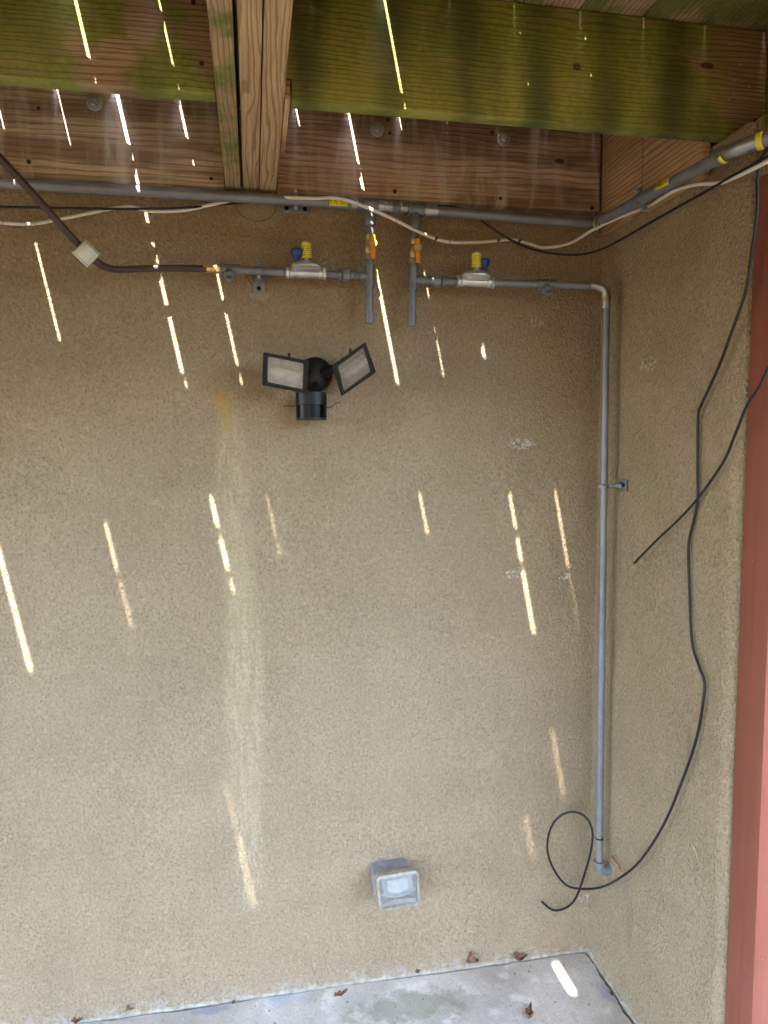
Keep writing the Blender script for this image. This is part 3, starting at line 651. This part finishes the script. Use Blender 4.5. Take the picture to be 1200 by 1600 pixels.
def valve_drop(parent, T, px, ys, off=OFF):
    """drop below a header tee: nipple, ball valve with orange lever, tee, drip leg and cap. ys = photo rows"""
    Pn = lambda y: onY(px(y), y, off); y_n, y_v0, y_v1, y_t0, y_t1, y_c0, y_c1 = ys
    MB().tube([T+Vector((0, 0, -.035)), Pn(y_v0+2)], .0112, 16).build('pipe_nipple', 'fitting', parent)
    a, b = Pn(y_v0), Pn(y_v1); L = (b-a).length
    v = MB().turned(a, b, [(0, .0122), (.001, .0140), (.013, .0140), (.015, .0125), (L*.35, .0152), (L*.5, .0160), (L*.65, .0152), (L-.015, .0125), (L-.013, .0140), (L-.001, .0140), (L, .0122)], 16).build('ball_valve', 'brass_dull', parent)
    c = (a+b)/2+Vector((.006, 0, .006)); f = Vector((0, -1, 0))
    MB().tube([c+f*.010, c+f*.0245], .0062, 12).build('valve_stem', 'zinc', v)
    # lever: ring plate with a tongue above and a handle below
    n = 24; lv = MB(); y0 = -.0195; o_ = []
    for i in range(n):
        an = 2*math.pi*i/n; o_.append((math.cos(an), math.sin(an)))
    vs = []; 
    for yy in (0, -.005):
        vs += [c+Vector((.0115*p, y0+yy, .0115*q)) for p, q in o_]+[c+Vector((.0066*p, y0+yy, .0066*q)) for p, q in o_]
    fs = []
    for i in range(n):
        j = (i+1) % n; fs += [(i, j, n+j, n+i), (2*n+i, 3*n+i, 3*n+j, 2*n+j), (i, 2*n+i, 2*n+j, j), (n+i, n+j, 3*n+j, 3*n+i)]
    lv.add(vs, fs)
    lv.prism([c+Vector((x, y0+.0002, z)) for x, z in ((-.006, .0095), (-.0052, .022), (-.002, .024), (.0035, .024), (.0055, .022), (.006, .0095))], (0, -.0046, 0))
    lv.prism([c+Vector((x, y0+.0002, z)) for x, z in ((-.0068, -.0085), (.0060, -.0095), (.0066, -.036), (.0055, -.043), (-.0035, -.043), (-.0055, -.036))], (0, -.0056, 0))
    lv.box(c+Vector((.0005, y0-.0058, -.026)), (.0035, .002, .028), bev=.0005)
    lv.build('lever', 'orange', v, angle=30)
    hexnut(MB(), c+f*.0195, c+f*.0262, .0058).build('lever_nut', 'zinc', v)
    MB().tube([Pn(y_v1-1), Pn(y_t0+3)], .0112, 16).build('pipe_nipple', 'fitting', parent)
    t0, t1 = Pn(y_t0), Pn(y_t1); tm = Pn((y_t0+y_t1)/2+1)
    tee = MB(); sleeve(tee, t0, t1, .0138, .0012)
    MB().tube([Pn(y_t1-3), Pn(y_c0+3)], .0108, 16).build('drip_leg', 'fitting', parent)
    cc0, cc1 = Pn(y_c0), Pn(y_c1); L = (cc1-cc0).length
    MB().turned(cc0, cc1, [(0, .0125), (.001, .0148), (.006, .0148), (.007, .0136), (L*.7, .0134), (L*.92, .011), (L, .004)], 18).build('end_cap', 'fitting', parent)
    return tm, tee
M['brass_dull'] = simple('dull_brass', (.40, .30, .13), .45, .6, .5, .3, 70, (.17, .15, .10))
def run_parts(parent, P, items):
    """items: (px from, px to, radius, material, kind, name) along a horizontal branch; P(px) gives points"""
    for a, b, r, mt, kind, nm in items:
        p, q = P(a), P(b); mb = MB()
        if kind == 'pipe': mb.tube([p, q], r, 16)
        elif kind == 'hex': hexnut(mb, p, q, r, 8)
        else: sleeve(mb, p, q, r, .0012)
        mb.build(nm, mt, parent)
def plug_tee(parent, P, a, b, px):
    mb = MB(); sleeve(mb, P(a), P(b), .0142, .0014); c = P(px); d = Vector((0, -.55, -.83)).normalized()
    mb.turned(c, c+d, [(0, .012), (.016, .0128), (.017, .0150), (.026, .0150), (.027, .0135)], 16)
    o = mb.build('tee', 'fitting', parent)
    hexnut(MB(), c+d*.026, c+d*.030, .0118, 6).build('plug', 'fitting', parent); MB().box(c+d*.035, (.013, .013, .013), d.to_track_quat('Z', 'X').to_matrix(), .0015).build('plug_head', 'fitting', parent)
# left branch, feeding the brown hose
gl = thing('gas_branch', T1+Vector((0, 0, -.05)), 'left gas branch with orange valve, regulator and brass end feeding brown hose', 'gas pipe', 'gas branches with regulators')
tm, tee = valve_drop(gl, T1, lambda y: 577.5, (350, 367, 406, 413, 449, 491, 507))
BL = onY(338, 420, OFF); PL = lambda px: between(BL, tm, px)
tee.tube([tm, PL(563)], .0125, 16); sleeve(tee, PL(566), PL(561), .0132, .001); tee.build('tee', 'fitting', gl)
run_parts(gl, PL, [(561, 552, .0108, 'fitting', 'pipe', 'pipe_nipple'), (555, 547, .0122, 'fitting', 's', 'coupling'), (546, 535, .0192, 'fitting', 'hex', 'union_nut'), (534, 527, .0140, 'fitting', 's', 'coupling'), (528, 508, .0108, 'fitting', 'pipe', 'pipe_nipple'),
    (449, 372, .0108, 'pipe', 'pipe', 'pipe'), (449, 441, .0120, 'fitting', 's', 'coupling')])
regulator(gl, PL(478), -1); plug_tee(gl, PL, 344, 375, 358)
hexnut(MB(), PL(344), PL(338), .0125, 6).build('brass_nut', 'brass', gl)
bp = MB(); q0, q1 = PL(339), BL+(BL-PL(400)).normalized()*.034; L = (q1-q0).length
bp.turned(q0, q1, [(0, .0098), (.006, .0098), (.0065, .0112), (.014, .0112), (.0145, .009), (.018, .009), (.0185, .0115), (.027, .0115), (.0275, .0092), (L, .0088)], 16); bp.build('brass_connector', 'brass', gl)
# right branch, ending in the long drop beside the corner
gr = thing('gas_branch', T2+Vector((0, 0, -.05)), 'right gas branch with regulator and long pipe dropping down the wall corner', 'gas pipe', 'gas branches with regulators')
tm, tee = valve_drop(gr, T2, lambda y: 649-(y-330)*.034, (357, 374, 412, 418, 455, 495, 511))
YV = -.130; BR = onY(917, 446.5, YV+.012); PR = lambda px: between(tm, BR, px)
tee.tube([tm, PR(662)], .0125, 16); sleeve(tee, PR(657), PR(664), .0132, .001); tee.build('tee', 'fitting', gr)
run_parts(gr, PR, [(664, 676, .0108, 'fitting', 'pipe', 'pipe_nipple'), (668, 677, .0120, 'fitting', 's', 'coupling'), (677.5, 689, .0192, 'fitting', 'hex', 'union_nut'), (690, 697, .0130, 'fitting', 's', 'coupling'), (696, 714, .0108, 'fitting', 'pipe', 'pipe_nipple'),
    (770, 842, .0108, 'pipe', 'pipe', 'pipe'), (866, 918, .0108, 'pipe', 'pipe', 'pipe')])
regulator(gr, PR(743), 1); plug_tee(gr, PR, 839, 868, 852)
V0, V1 = onY(947, 482, YV), onY(936, 1350, YV)
sleeve(MB(), PR(916), BR+Vector((.012, 0, 0)), .0128).build('coupling', 'steel', gr)
EC = Vector((V0.x, YV, BR.z)); ea = BR+Vector((.010, -.002, 0)); eb = EC+Vector((0, 0, -.036))
MB().tube(elbow(ea, EC, eb, .01), .0118, 16).build('elbow', 'steel', gr)
sleeve(MB(), eb+Vector((0, 0, .004)), V0+Vector((0, 0, .0)), .0128).build('coupling', 'steel', gr)
MB().tube([eb+Vector((-.0125, -.003, .010)), eb+Vector((-.0125, -.003, -.004))], .0016, 8).build('marker_band', 'yellow', gr)
MB().tube([V0+Vector((0, 0, .01)), V1+Vector((0, 0, -.004))], .0109, 18).build('drop_pipe', 'pipe', gr)
sm = V1.lerp(V0, .062); sleeve(MB(), V1.lerp(V0, .055), V1.lerp(V0, .0615), .0122, .0003).build('coupling', 'pipe', gr)
# foot elbow turning into the return wall, with a stray copper wire
fe = V1+Vector((0, 0, -.026)); fx = fe+Vector((.034, .002, .004))
el = MB(); el.tube(elbow(V1+Vector((0, 0, .004)), fe, fx, .01), .0165, 18); sleeve(el, V1+Vector((0, 0, .010)), V1+Vector((0, 0, -.004)), .0168, .0012); el.build('elbow', 'pipe', gr)
sleeve(MB(), fx+Vector((-.004, 0, 0)), fx+Vector((.014, 0, 0)), .0182, .0014).build('coupling', 'pipe', gr)
MB().tube([fx+Vector((.014, 0, 0)), Vector((XC+.01, fx.y, fx.z))], .0125, 14).build('pipe_nipple', 'pipe', gr)
cw = [onX(x, y, XC-.012) for x, y in ((953, 1343), (957, 1339), (961, 1345), (966, 1350), (969, 1358), (968, 1364))]
MB().tube(smooth_path(cw, .004), .0022, 8).tube(smooth_path([p+Vector((-.003, -.004, .002)) for p in cw[1:5]], .004), .0018, 8).build('copper_wire', 'copper', gr)

# ------------------------------------------------------------------ pipe brackets
def bracket(label, c, wall_n, plate_w, plate_h, plate_c, pipe_dir, pr, hole_dirs):
    """c = pipe centre, plate_c = centre of the plate on the wall, wall_n = wall normal"""
    wn_ = Vector(wall_n); c = Vector(c); pc_ = Vector(plate_c); b = thing('pipe_bracket', pc_, label, 'bracket', 'pipe brackets on the walls')
    if abs(wn_.y) > .5: size = (plate_w, .005, plate_h)
    else: size = (.005, plate_w, plate_h)
    p = MB().box(pc_+wn_*.0035, size, bev=.0015).build('plate', 'bracket', b)
    for h in hole_dirs: 
        q = pc_+Vector(h)+wn_*.0058; MB().turned(q, q+wn_, [(0, .0062), (.0008, .0062), (.0009, .001)], 14).build('screw_hole', 'hole', p)
    d = Vector(pipe_dir).normalized(); e = (pc_-c); e = (e-d*e.dot(d)); 
    MB().tube([pc_+wn_*.004, c+(pc_-c).normalized()*(pr+.004)], .0042, 10).build('threaded_rod', 'bracket', b)
    k = pc_+wn_*.007; MB().turned(k, k+(c-pc_), [(0, .0105), (.010, .0100), (.011, .0075), (.020, .0072), (.021, .005)], 6).build('rod_boss', 'bracket', b)
    MB().turned(c-d*.007, c+d*.007, [(0, pr+.0005), (.0005, pr+.0032), (.0135, pr+.0032), (.014, pr+.0005)], 22).build('clamp_ring', 'bracket', b)
    s = d.cross((pc_-c).normalized()).normalized()
    for sg in (-1, 1):
        ear = c+s*sg*(pr+.008); MB().box(ear, (.013, .013, .013), Matrix((d, s, d.cross(s))).transposed(), .0015).build('clamp_ear', 'bracket', b)
        MB().turned(ear-d.cross(s)*.010, ear+d.cross(s)*.010, [(0, .003), (.001, .0042), (.004, .0042), (.0042, .0025), (.016, .0025), (.0165, .0042), (.02, .0042)], 8).build('clamp_screw', 'zinc', b)
    return b
cH = between(H0, H1, 462); bracket('grey bracket clamping the main pipe left of the valves', cH, (0, -1, 0), .072, .026, (cH.x+.004, 0, onY(462, 327).z), (1, 0, 0), ra, [(-.026, 0, 0), (.026, 0, 0)])
cB = PL(404); bracket('grey bracket holding the left branch beside its regulator', cB, (0, -1, 0), .034, .060, (cB.x, 0, onY(404, 440).z), (1, 0, 0), .0108, [(0, 0, -.020)])
cV = V0.lerp(V1, (745-482)/(1344-482)); bracket('small bracket on the return wall holding the long drop pipe', cV, (-1, 0, 0), .040, .036, (XC, cV.y-.040, cV.z+.004), (0, 0, 1), .0109, [(0, -.008, .001)])
cS = between(e2, S1, 1002); bracket('grey bracket clamping the main pipe on the return wall', cS, (-1, 0, 0), .070, .026, (XC, onX(1028, 300, XC).y, onX(1028, 302, XC).z), Sd, ra, [(0, -.024, 0), (0, .024, 0)])

# ------------------------------------------------------------------ brown hose with a paper tag
hpts = [(-30, 218, -.285), (0, 247, -.262), (60, 312, -.215), (115, 374, -.16), (150, 408, -.125), (168, 418.5, -.10), (190, 421, -.085), (230, 419.5, -.07), (280, 419, -.062), (325, 420, OFF)]
hw = [onY(x, y, o) for x, y, o in hpts]; hw[-1] = q1 - Vector((0, 0, 0)) if False else onY(324, 420, OFF)
hb = hw[0]+(hw[0]-hw[1]).normalized()*.10
hose = thing('gas_hose', hw[-1], 'brown flexible gas hose slanting down from upper left to a brass connector', 'hose')
MB().tube([hb]+smooth_path(hw), .0092, 14).build('hose', 'hose', hose)
tcn = onY(131, 398, -.150); up_t = (onY(115, 374, -.16)-onY(150, 408, -.125)).normalized()
fl = (CAM-tcn).normalized(); fl = (fl-up_t*fl.dot(up_t)).normalized(); ac = up_t.cross(fl)
pt = MB(); nn = 8; vs = []; fs = []
for i in range(nn+1):
    s = -.024+.048*i/nn
    for j in (-1, 1): vs.append(Vector((j*.0245, -(.0015+.006*math.cos(s*55)), s)))
fs = [(2*i, 2*i+1, 2*i+3, 2*i+2) for i in range(nn)]
pt.v = vs; pt.f = fs
po = pt.build('paper_tag', 'paper', None); po.data.materials[0] = M['paper']; md = po.modifiers.new('thick', 'SOLIDIFY'); md.thickness = .0007
rm = Matrix((-up_t, -fl, -ac)).transposed().to_4x4(); po.parent = hose; po.matrix_local = Matrix.Translation(tcn+fl*.006-ac*.0065*-1-ORG[hose.name]) @ rm

# ------------------------------------------------------------------ cables
def cable(name, pts, r, mat, label, cat, group=None, ties=(), n=8):
    p = smooth_path(pts); root = thing(name, pts[0], label, cat, group)
    MB().tube(p, r, n).build('cable', mat, root)
    for (q, ax, rr) in ties:
        q = Vector(q); ax = Vector(ax).normalized(); MB().tube([q-ax*.0022, q+ax*.0022], rr, 12).box(q+Vector((.002, -rr, .001)), (.005, .005, .004), bev=.0006).build('cable_tie', 'rubber', root)
    return root
wy = lambda L, Y: [onY(x, y, Y) for x, y in L]
wcab = [onY(x, y, o) for x, y, o in ((-60, 342, -.02), (0, 348, -.02), (50, 350, -.02), (95, 342, -.018), (140, 333, -.016), (180, 325, -.016), (205, 323, -.02), (235, 330, -.022), (285, 329, -.02), (330, 320, -.03), (375, 311, -.036), (420, 308, -.05), (460, 309, -.080),
    (495, 310, -.082), (520, 309, -.083), (545, 314, -.087), (575, 325, -.090), (618, 344, -.090), (650, 360, -.088), (690, 376, -.07), (730, 379, -.05), (775, 376.5, -.045), (800, 374, -.04), (828, 381, -.035), (850, 387, -.03), (890, 380, -.05), (925, 360, -.08))]
wcab += [onX(x, y, X) for x, y, X in ((962, 342, 1.03), (990, 331, 1.045), (1015, 321, 1.05), (1030, 312, 1.045), (1055, 297, 1.045), (1090, 288, 1.05), (1125, 286, 1.05), (1150, 276, 1.045), (1180, 262, 1.04), (1230, 235, 1.03))]
cable('white_cable', wcab, .0046, 'white', 'dirty white cable sagging along the main pipe and return wall', 'cable',
      ties=[(onY(811, 377, -.039), (1, 0, -.3), .0062), (onY(778, 376.4, -.045), (1, 0, 0), .0058), (onY(681, 373, -.076), (1, .3, -.4), .0058), (onX(1012, 322, 1.05), (0, -1, .3), .006)])
bc = [onY(x, y, o) for x, y, o in ((-60, 322, -.03), (0, 323, -.03), (100, 325, -.028), (200, 326.5, -.028), (300, 324, -.028), (360, 318, -.03), (430, 315, -.036), (520, 318, -.036), (620, 322, -.036), (700, 322, -.036), (735, 332, -.045), (765, 354, -.048), (800, 376, -.047), (830, 389, -.035), (870, 397, -.03), (905, 398, -.04), (935, 391, -.06))]
bc += [onX(x, y, X) for x, y, X in ((965, 377, 1.03), (1000, 357, 1.05), (1060, 323, 1.055), (1110, 295, 1.05), (1150, 272, 1.04), (1185, 252, 1.03), (1240, 222, 1.02))]
cable('black_cable', bc, .0031, 'rubber', 'thin black cable strung along the main pipe and up the return wall', 'cable', 'black cables')
# long drop on the return wall, ending in a loose coil at the corner
c2 = [onX(x, y, X) for x, y, X in ((1215, 215, 1.03), (1190, 246, 1.045), (1184, 275, 1.055), (1183, 330, 1.06), (1174, 400, 1.06), (1165, 455, 1.058), (1148, 505, 1.055), (1122, 575, 1.055), (1096, 632, 1.06), (1091, 650, 1.064), (1090, 720, 1.065), (1090, 780, 1.064), (1085, 810, 1.064), (1076, 850, 1.064), (1077, 910, 1.064), (1081, 1000, 1.064), (1092, 1040, 1.064), (1101, 1066, 1.062), (1099, 1095, 1.062), (1088, 1155, 1.06), (1064, 1225, 1.055), (1036, 1290, 1.05), (1000, 1345, 1.045), (968, 1372, 1.03))]
c2 += [onY(x, y, o) for x, y, o in ((940, 1386, -.14), (912, 1389, -.10), (885, 1383, -.07), (864, 1356, -.06), (855, 1325, -.06), (861, 1293, -.07), (878, 1273, -.09), (900, 1269, -.115), (918, 1280, -.14), (926, 1303, -.158), (922, 1335, -.15), (912, 1370, -.13), (903, 1396, -.10), (893, 1412, -.06), (878, 1421, -.03), (863, 1422, -.02), (850, 1412, -.014), (847, 1409, -.004))]
tie = onY(926, 1299, YV); cable('black_cable', c2, .0034, 'rubber', 'long black cable hanging down the return wall into a loop at the pipe foot', 'cable', 'black cables', ties=[((V1.lerp(V0, .05)), (0, 0, 1), .0125)])
c3 = [Vector((1.165, -.84, 2.40)), Vector((1.125, -.875, 2.30)), Vector((1.06, -.875, 2.12))]+[onX(x, y, X) for x, y, X in ((1225, 520, 1.0), (1200, 575, 1.02), (1187, 603, 1.03), (1168, 632, 1.04), (1150, 675, 1.05), (1130, 722, 1.055), (1090, 779, 1.056), (1060, 812, 1.056), (1025, 845, 1.05), (991, 880, 1.045))]
cable('black_cable', c3, .0031, 'rubber', 'short cut black cable crossing the return wall with a loose end', 'cable', 'black cables')

# ------------------------------------------------------------------ twin floodlight with motion sensor
fc = onY(492, 586); fl_ = thing('floodlight', fc, 'black twin-head floodlight with motion sensor mounted on the stucco', 'floodlight')
MB().turned(fc+Vector((0, -.001, 0)), fc+Vector((0, -1, 0)), [(0, .050), (.018, .050), (.026, .047), (.032, .040), (.036, .028), (.038, .010)], 32).build('canopy', 'black', fl_)
def head(corners, offs, depth, refl='reflector'):
    """corners: photo px TL,TR,BR,BL of the front rim, offs: their distances from the wall"""
    F = [onY(x, y, -o) for (x, y), o in zip(corners, offs)]; c = sum(F, Vector())/4
    nrm = (F[2]-F[0]).cross(F[3]-F[1]).normalized(); nrm = nrm if nrm.dot(CAM-c) > 0 else -nrm
    sc = lambda P, k, d: [c+(p-c)*k-nrm*d for p in P]
    inset = lambda P, w, d: [p+((c-p).normalized()*w*1.35)-nrm*d for p in P]
    A = F; B = inset(F, .0118, 0); Cc = inset(F, .0128, .007); back = sc(F, .93, .018); bk2 = sc(F, .62, depth)
    vs = A+B+Cc+back+bk2; fs = []
    for i in range(4):
        j = (i+1) % 4; fs += [(i, j, 4+j, 4+i), (4+i, 4+j, 8+j, 8+i), (i, 12+i, 12+j, j), (12+i, 16+i, 16+j, 12+j)]
    fs.append((16, 17, 18, 19))
    bm = bmesh.new(); bv = [bm.verts.new(p) for p in vs]; [bm.faces.new([bv[i] for i in f]) for f in fs]
    bmesh.ops.recalc_face_normals(bm, faces=bm.faces[:])
    e = [x for x in bm.edges if len(x.link_faces) == 2 and x.calc_face_angle(0) > .3]; bmesh.ops.bevel(bm, geom=e, offset=.0022, segments=2, affect='EDGES')
    mb = MB(); bm.verts.ensure_lookup_table(); bm.verts.index_update(); mb.add([v.co.copy() for v in bm.verts], [[v.index for v in f.verts] for f in bm.faces]); bm.free()
    h = mb.build('lamp_head', 'black', fl_)
    # reflector trough
    R1 = inset(F, .0130, .0075); u = (F[1]-F[0]).normalized(); w = (F[3]-F[0]).normalized(); vs = []; fs = []; n = 10
    for i in range(n+1):
        t = i/n; d = .024*math.sin(math.pi*t)**.6; vs += [R1[0].lerp(R1[3], t)-nrm*d, R1[1].lerp(R1[2], t)-nrm*d]
    fs = [(2*i, 2*i+1, 2*i+3, 2*i+2) for i in range(n)]; fs += [tuple(2*i for i in range(n+1)), tuple(2*i+1 for i in range(n, -1, -1))]
    MB().add(vs, fs).build('reflector', refl, h)
    a, b = c-u*.040-nrm*.014-w*.014, c+u*.040-nrm*.014-w*.014
    MB().turned(a, b, [(0, .002), (.002, .0055), (.010, .0055), (.012, .0045), (.068, .0045), (.070, .0055), (.078, .0055), (.080, .002)], 12).build('lamp_tube', 'lampglow', h)
    G = inset(F, .0121, .0035); MB().prism(G, -nrm*.0025).build('glass_pane', 'pane', h, smooth=False)
    # top latch
    t = F[0].lerp(F[1], .56)+(F[0]-F[3]).normalized()*.004-nrm*.006; MB().box(t, (.007, .012, .011), bev=.001).build('latch', 'black', h)
    return h, c, nrm, bk2
h1 = head([(411, 550), (483, 564), (480, 616), (409, 602)], [.150, .150, .122, .122], .062)
h2 = head([(518, 571), (571, 534), (588, 582), (533, 620)], [.115, .160, .148, .100], .058, 'reflector_dull')
for (hh, sx) in ((h1, -1), (h2, 1)):
    bc_ = sum(hh[3], Vector())/4; a = fc+Vector((sx*.022, -.030, .006)); MB().tube(smooth_path([a, a+Vector((sx*.012, -.016, .004)), bc_], .006), .0125, 14).build('knuckle', 'black', fl_)
    MB().turned(a+Vector((sx*.004, -.004, 0)), bc_, [(0, .017), (.006, .0185), (.012, .017)], 16).build('knuckle_ring', 'black', fl_)
# sensor: visor block above a dark half-drum lens
s0 = onY(486.5, 634, -.070); MB().tube([fc+Vector((0, -.024, -.022)), s0+Vector((0, .012, .018))], .012, 14).build('sensor_neck', 'black', fl_)
def drum(z0, z1, r, d0_, wid):
    n = 16; arc = [(math.sin(a)*wid, -d0_-math.cos(a)*r) for a in [R(-78+156*i/n) for i in range(n+1)]]; arc += [(wid*.978, .018), (-wid*.978, .018)]
    return MB().prism([s0+Vector((x, y, z0)) for x, y in arc], (0, 0, z1-z0))
sen = drum(.002, .036, .036, .006, .0435).build('motion_sensor', 'black_matte' if 'black_matte' in M else 'black', fl_, angle=30)
drum(-.034, .0015, .030, .006, .0395).build('sensor_lens', 'sensor', sen, angle=30)
drum(-.0405, -.0345, .034, .006, .0425).build('sensor_lip', 'black', sen, angle=30)
for s in (-1, 1): MB().box(s0+Vector((s*.0405, .004, -.016)), (.005, .024, .037), bev=.001).build('sensor_cheek', 'black', sen)
for (L, nm) in (([(463, 635), (450, 634), (442, 636)], 'twig'), ([(510, 637), (518, 636), (524, 630), (531, 629)], 'twig')):
    MB().tube(smooth_path([onY(x, y, -.006) for x, y in L], .006), .0014, 6).build('wire_scrap', 'hose', fl_)

# ------------------------------------------------------------------ low wall light with yellowed cover
wl0 = onY(608, 1362); wl = thing('wall_light', wl0, 'small grey wall light with yellowed clear cover low on the wall', 'wall light')
b0 = Vector((wl0.x-.003, 0, wl0.z))
MB().box(b0+Vector((0, -.033, .002)), (.112, .068, .078), Matrix.Rotation(R(-3), 3, 'Y'), .006).build('mounting_box', 'boxgrey', wl)
MB().box(b0+Vector((.002, -.071, .0005)), (.120, .010, .084), Matrix.Rotation(R(-3), 3, 'Y'), .003).build('gasket', 'boxgrey', wl)
cc = b0+Vector((.010, -.100, .007)); rx = Matrix.Rotation(R(-3), 3, 'Y') @ Matrix.Rotation(R(-10), 3, 'X')
def rrect(w, h, r, y, n=6):
    out = []
    for (sx, sz, a0) in ((1, 1, 0), (-1, 1, 90), (-1, -1, 180), (1, -1, 270)):
        for i in range(n+1):
            a = R(a0+90*i/n); out.append(Vector((sx*(w-r)+r*math.cos(a), y, sz*(h-r)+r*math.sin(a))))
    return out
def place(L): return [rx @ p + cc for p in L]
def shell(rings, caps=(False, False)):
    n = len(rings[0]); vs = [p for r in rings for p in r]; fs = []
    for j in range(len(rings)-1): fs += [(j*n+i, j*n+(i+1) % n, (j+1)*n+(i+1) % n, (j+1)*n+i) for i in range(n)]
    if caps[0]: fs.append(tuple(range(n)))
    if caps[1]: fs.append(tuple((len(rings)-1)*n+i for i in range(n)))
    return MB().add(place(vs), fs)
# milky skirt and rim of the cover
shell([rrect(.0640, .0505, .016, .026), rrect(.0675, .0540, .018, .004), rrect(.0672, .0537, .018, -.012), rrect(.0645, .0510, .016, -.020), rrect(.0575, .0440, .011, -.022), rrect(.0560, .0425, .010, -.0195), rrect(.0555, .0420, .010, -.016), rrect(.0620, .0490, .015, -.012), rrect(.0625, .0490, .015, .026), rrect(.0640, .0505, .016, .026)]).build('cover_rim', 'yellowed', wl, angle=50)
shell([rrect(.0556, .0421, .010, -.0160), rrect(.0556, .0421, .010, -.0185)], (True, True)).build('clear_cover', 'pane', wl, angle=50)
# inside: grey back plate, white lamp with a bowed lower edge, bright bowed shade edge, cloudy lip at the bottom
shell([rrect(.060, .047, .012, .028), rrect(.060, .047, .012, .016)], (True, True)).build('back_plate', 'platgrey', wl)
arc = [(-.047+.094*i/16, -.006-.014*math.sin(math.pi*i/16)) for i in range(17)]
MB().prism(place([Vector((x, .016, z)) for x, z in arc]+[Vector((.047, .016, .036)), Vector((-.047, .016, .036))]), rx @ Vector((0, -.020, 0))).build('lamp_shade', 'platgrey', wl)
arc2 = [(-.031+.062*i/12, -.0005-.009*math.sin(math.pi*i/12)) for i in range(13)]
MB().prism(place([Vector((x, -.0035, z)) for x, z in arc2]+[Vector((.031, -.0035, .030)), Vector((-.031, -.0035, .030))]), rx @ Vector((0, -.005, 0))).build('lamp', 'lampglow', wl)
MB().tube(place([Vector((x*1.12, -.006, z-.001)) for x, z in arc]), .0016, 8).build('shade_edge', 'lampglow', wl)
MB().prism(place([Vector((x, .014, z)) for x, z in [(-.050, -.040), (.050, -.040)]+[(.050-.1*i/12, -.034+.008*math.sin(math.pi*i/12)) for i in range(13)]]), rx @ Vector((0, -.024, 0))).build('bottom_lip', 'yellowed', wl)

# ------------------------------------------------------------------ dry leaves, straw and grit
def leaf(px, py, L, W, rot, curl, tilt, label, z=.004):
    c = onZ(px, py, z); mb = MB(); n = 8; vs = []; fs = []
    prof = [0.02, .45, .8, 1, .95, .8, .55, .28, .03]
    for i in range(n+1):
        t = i/n-.5; w = prof[i]*W*.5*(1+.18*math.sin(i*2.7+px))
        for j in (-1, -.5, 0, .5, 1):
            vs.append(Vector((t*L, j*w, curl*(abs(j)**1.5*W*.6+(t*t*4)*L*.22)+.004*math.sin(i*1.9+j*3+px))))
    for i in range(n):
        for j in range(4): fs.append((i*5+j, i*5+j+1, (i+1)*5+j+1, (i+1)*5+j))
    m = Euler((tilt, tilt*.4, R(rot))).to_matrix(); vs = [m @ v for v in vs]; mz = min(v.z for v in vs); vs = [v+Vector((c.x, c.y, .0015-mz)) for v in vs]
    o = mb.add(vs, fs).build('dry_leaf', 'leaf', None, angle=80, loc=(c.x, c.y, 0)); md = o.modifiers.new('thick', 'SOLIDIFY'); md.thickness = .0007
    st = vs[2]; return tag(o, label, 'leaf', 'dry leaves along the wall foot')
leaf(200, 1578, .040, .030, 60, 1.1, .5, 'curled dry leaf standing at the wall foot, far left')
leaf(120, 1596, .030, .022, 15, .5, .15, 'small dark leaf scrap lying at the leftmost slab edge')
leaf(731, 1503, .050, .042, 40, 1.3, .65, 'curled brown leaf against the wall foot, below the wall light, larger of the pair')
leaf(810, 1499, .050, .026, 10, .9, .5, 'flat brown leaf against the wall foot nearest the sunlit patch')
leaf(532, 1555, .046, .016, 20, .8, .15, 'narrow curled brown leaf lying alone mid slab')
leaf(826, 1585, .062, .024, 62, .6, .2, 'longest tan leaf lying on the slab at the bottom edge')
leaf(955, 1553, .020, .010, 80, .4, .2, 'tiny brown leaf scrap near the return wall foot')
leaf(652, 1519, .016, .012, 20, .8, .4, 'tiny leaf scrap wedged in the joint between two curled leaves')
leaf(365, 1566, .012, .008, 45, .4, .2, 'tiny leaf crumb beside the bluish slab stain')
gt = MB()
for i in range(130):
    x, y = random.uniform(-.7, 1.03), -random.uniform(.03, .42); r = random.uniform(.0008, .0028)
    gt.box((x, y, r*.4), (r*2, r*1.4, r), Matrix.Rotation(random.random()*3, 3, 'Z'))
gto = gt.build('grit', 'leaf', smooth=False); tag(gto, 'scattered crumbs of leaf litter on the concrete slab', 'litter', kind='stuff')
sp = [onX(x, y, XC-.004) for x, y in ((1083, 1322), (1086, 1328), (1091, 1345))]
s_ = MB().tube(smooth_path(sp, .005), .0015, 6).build('straw', 'straw', None, loc=sp[0]); tag(s_, 'short pale straw stuck to the return wall near the bottom', 'straw')
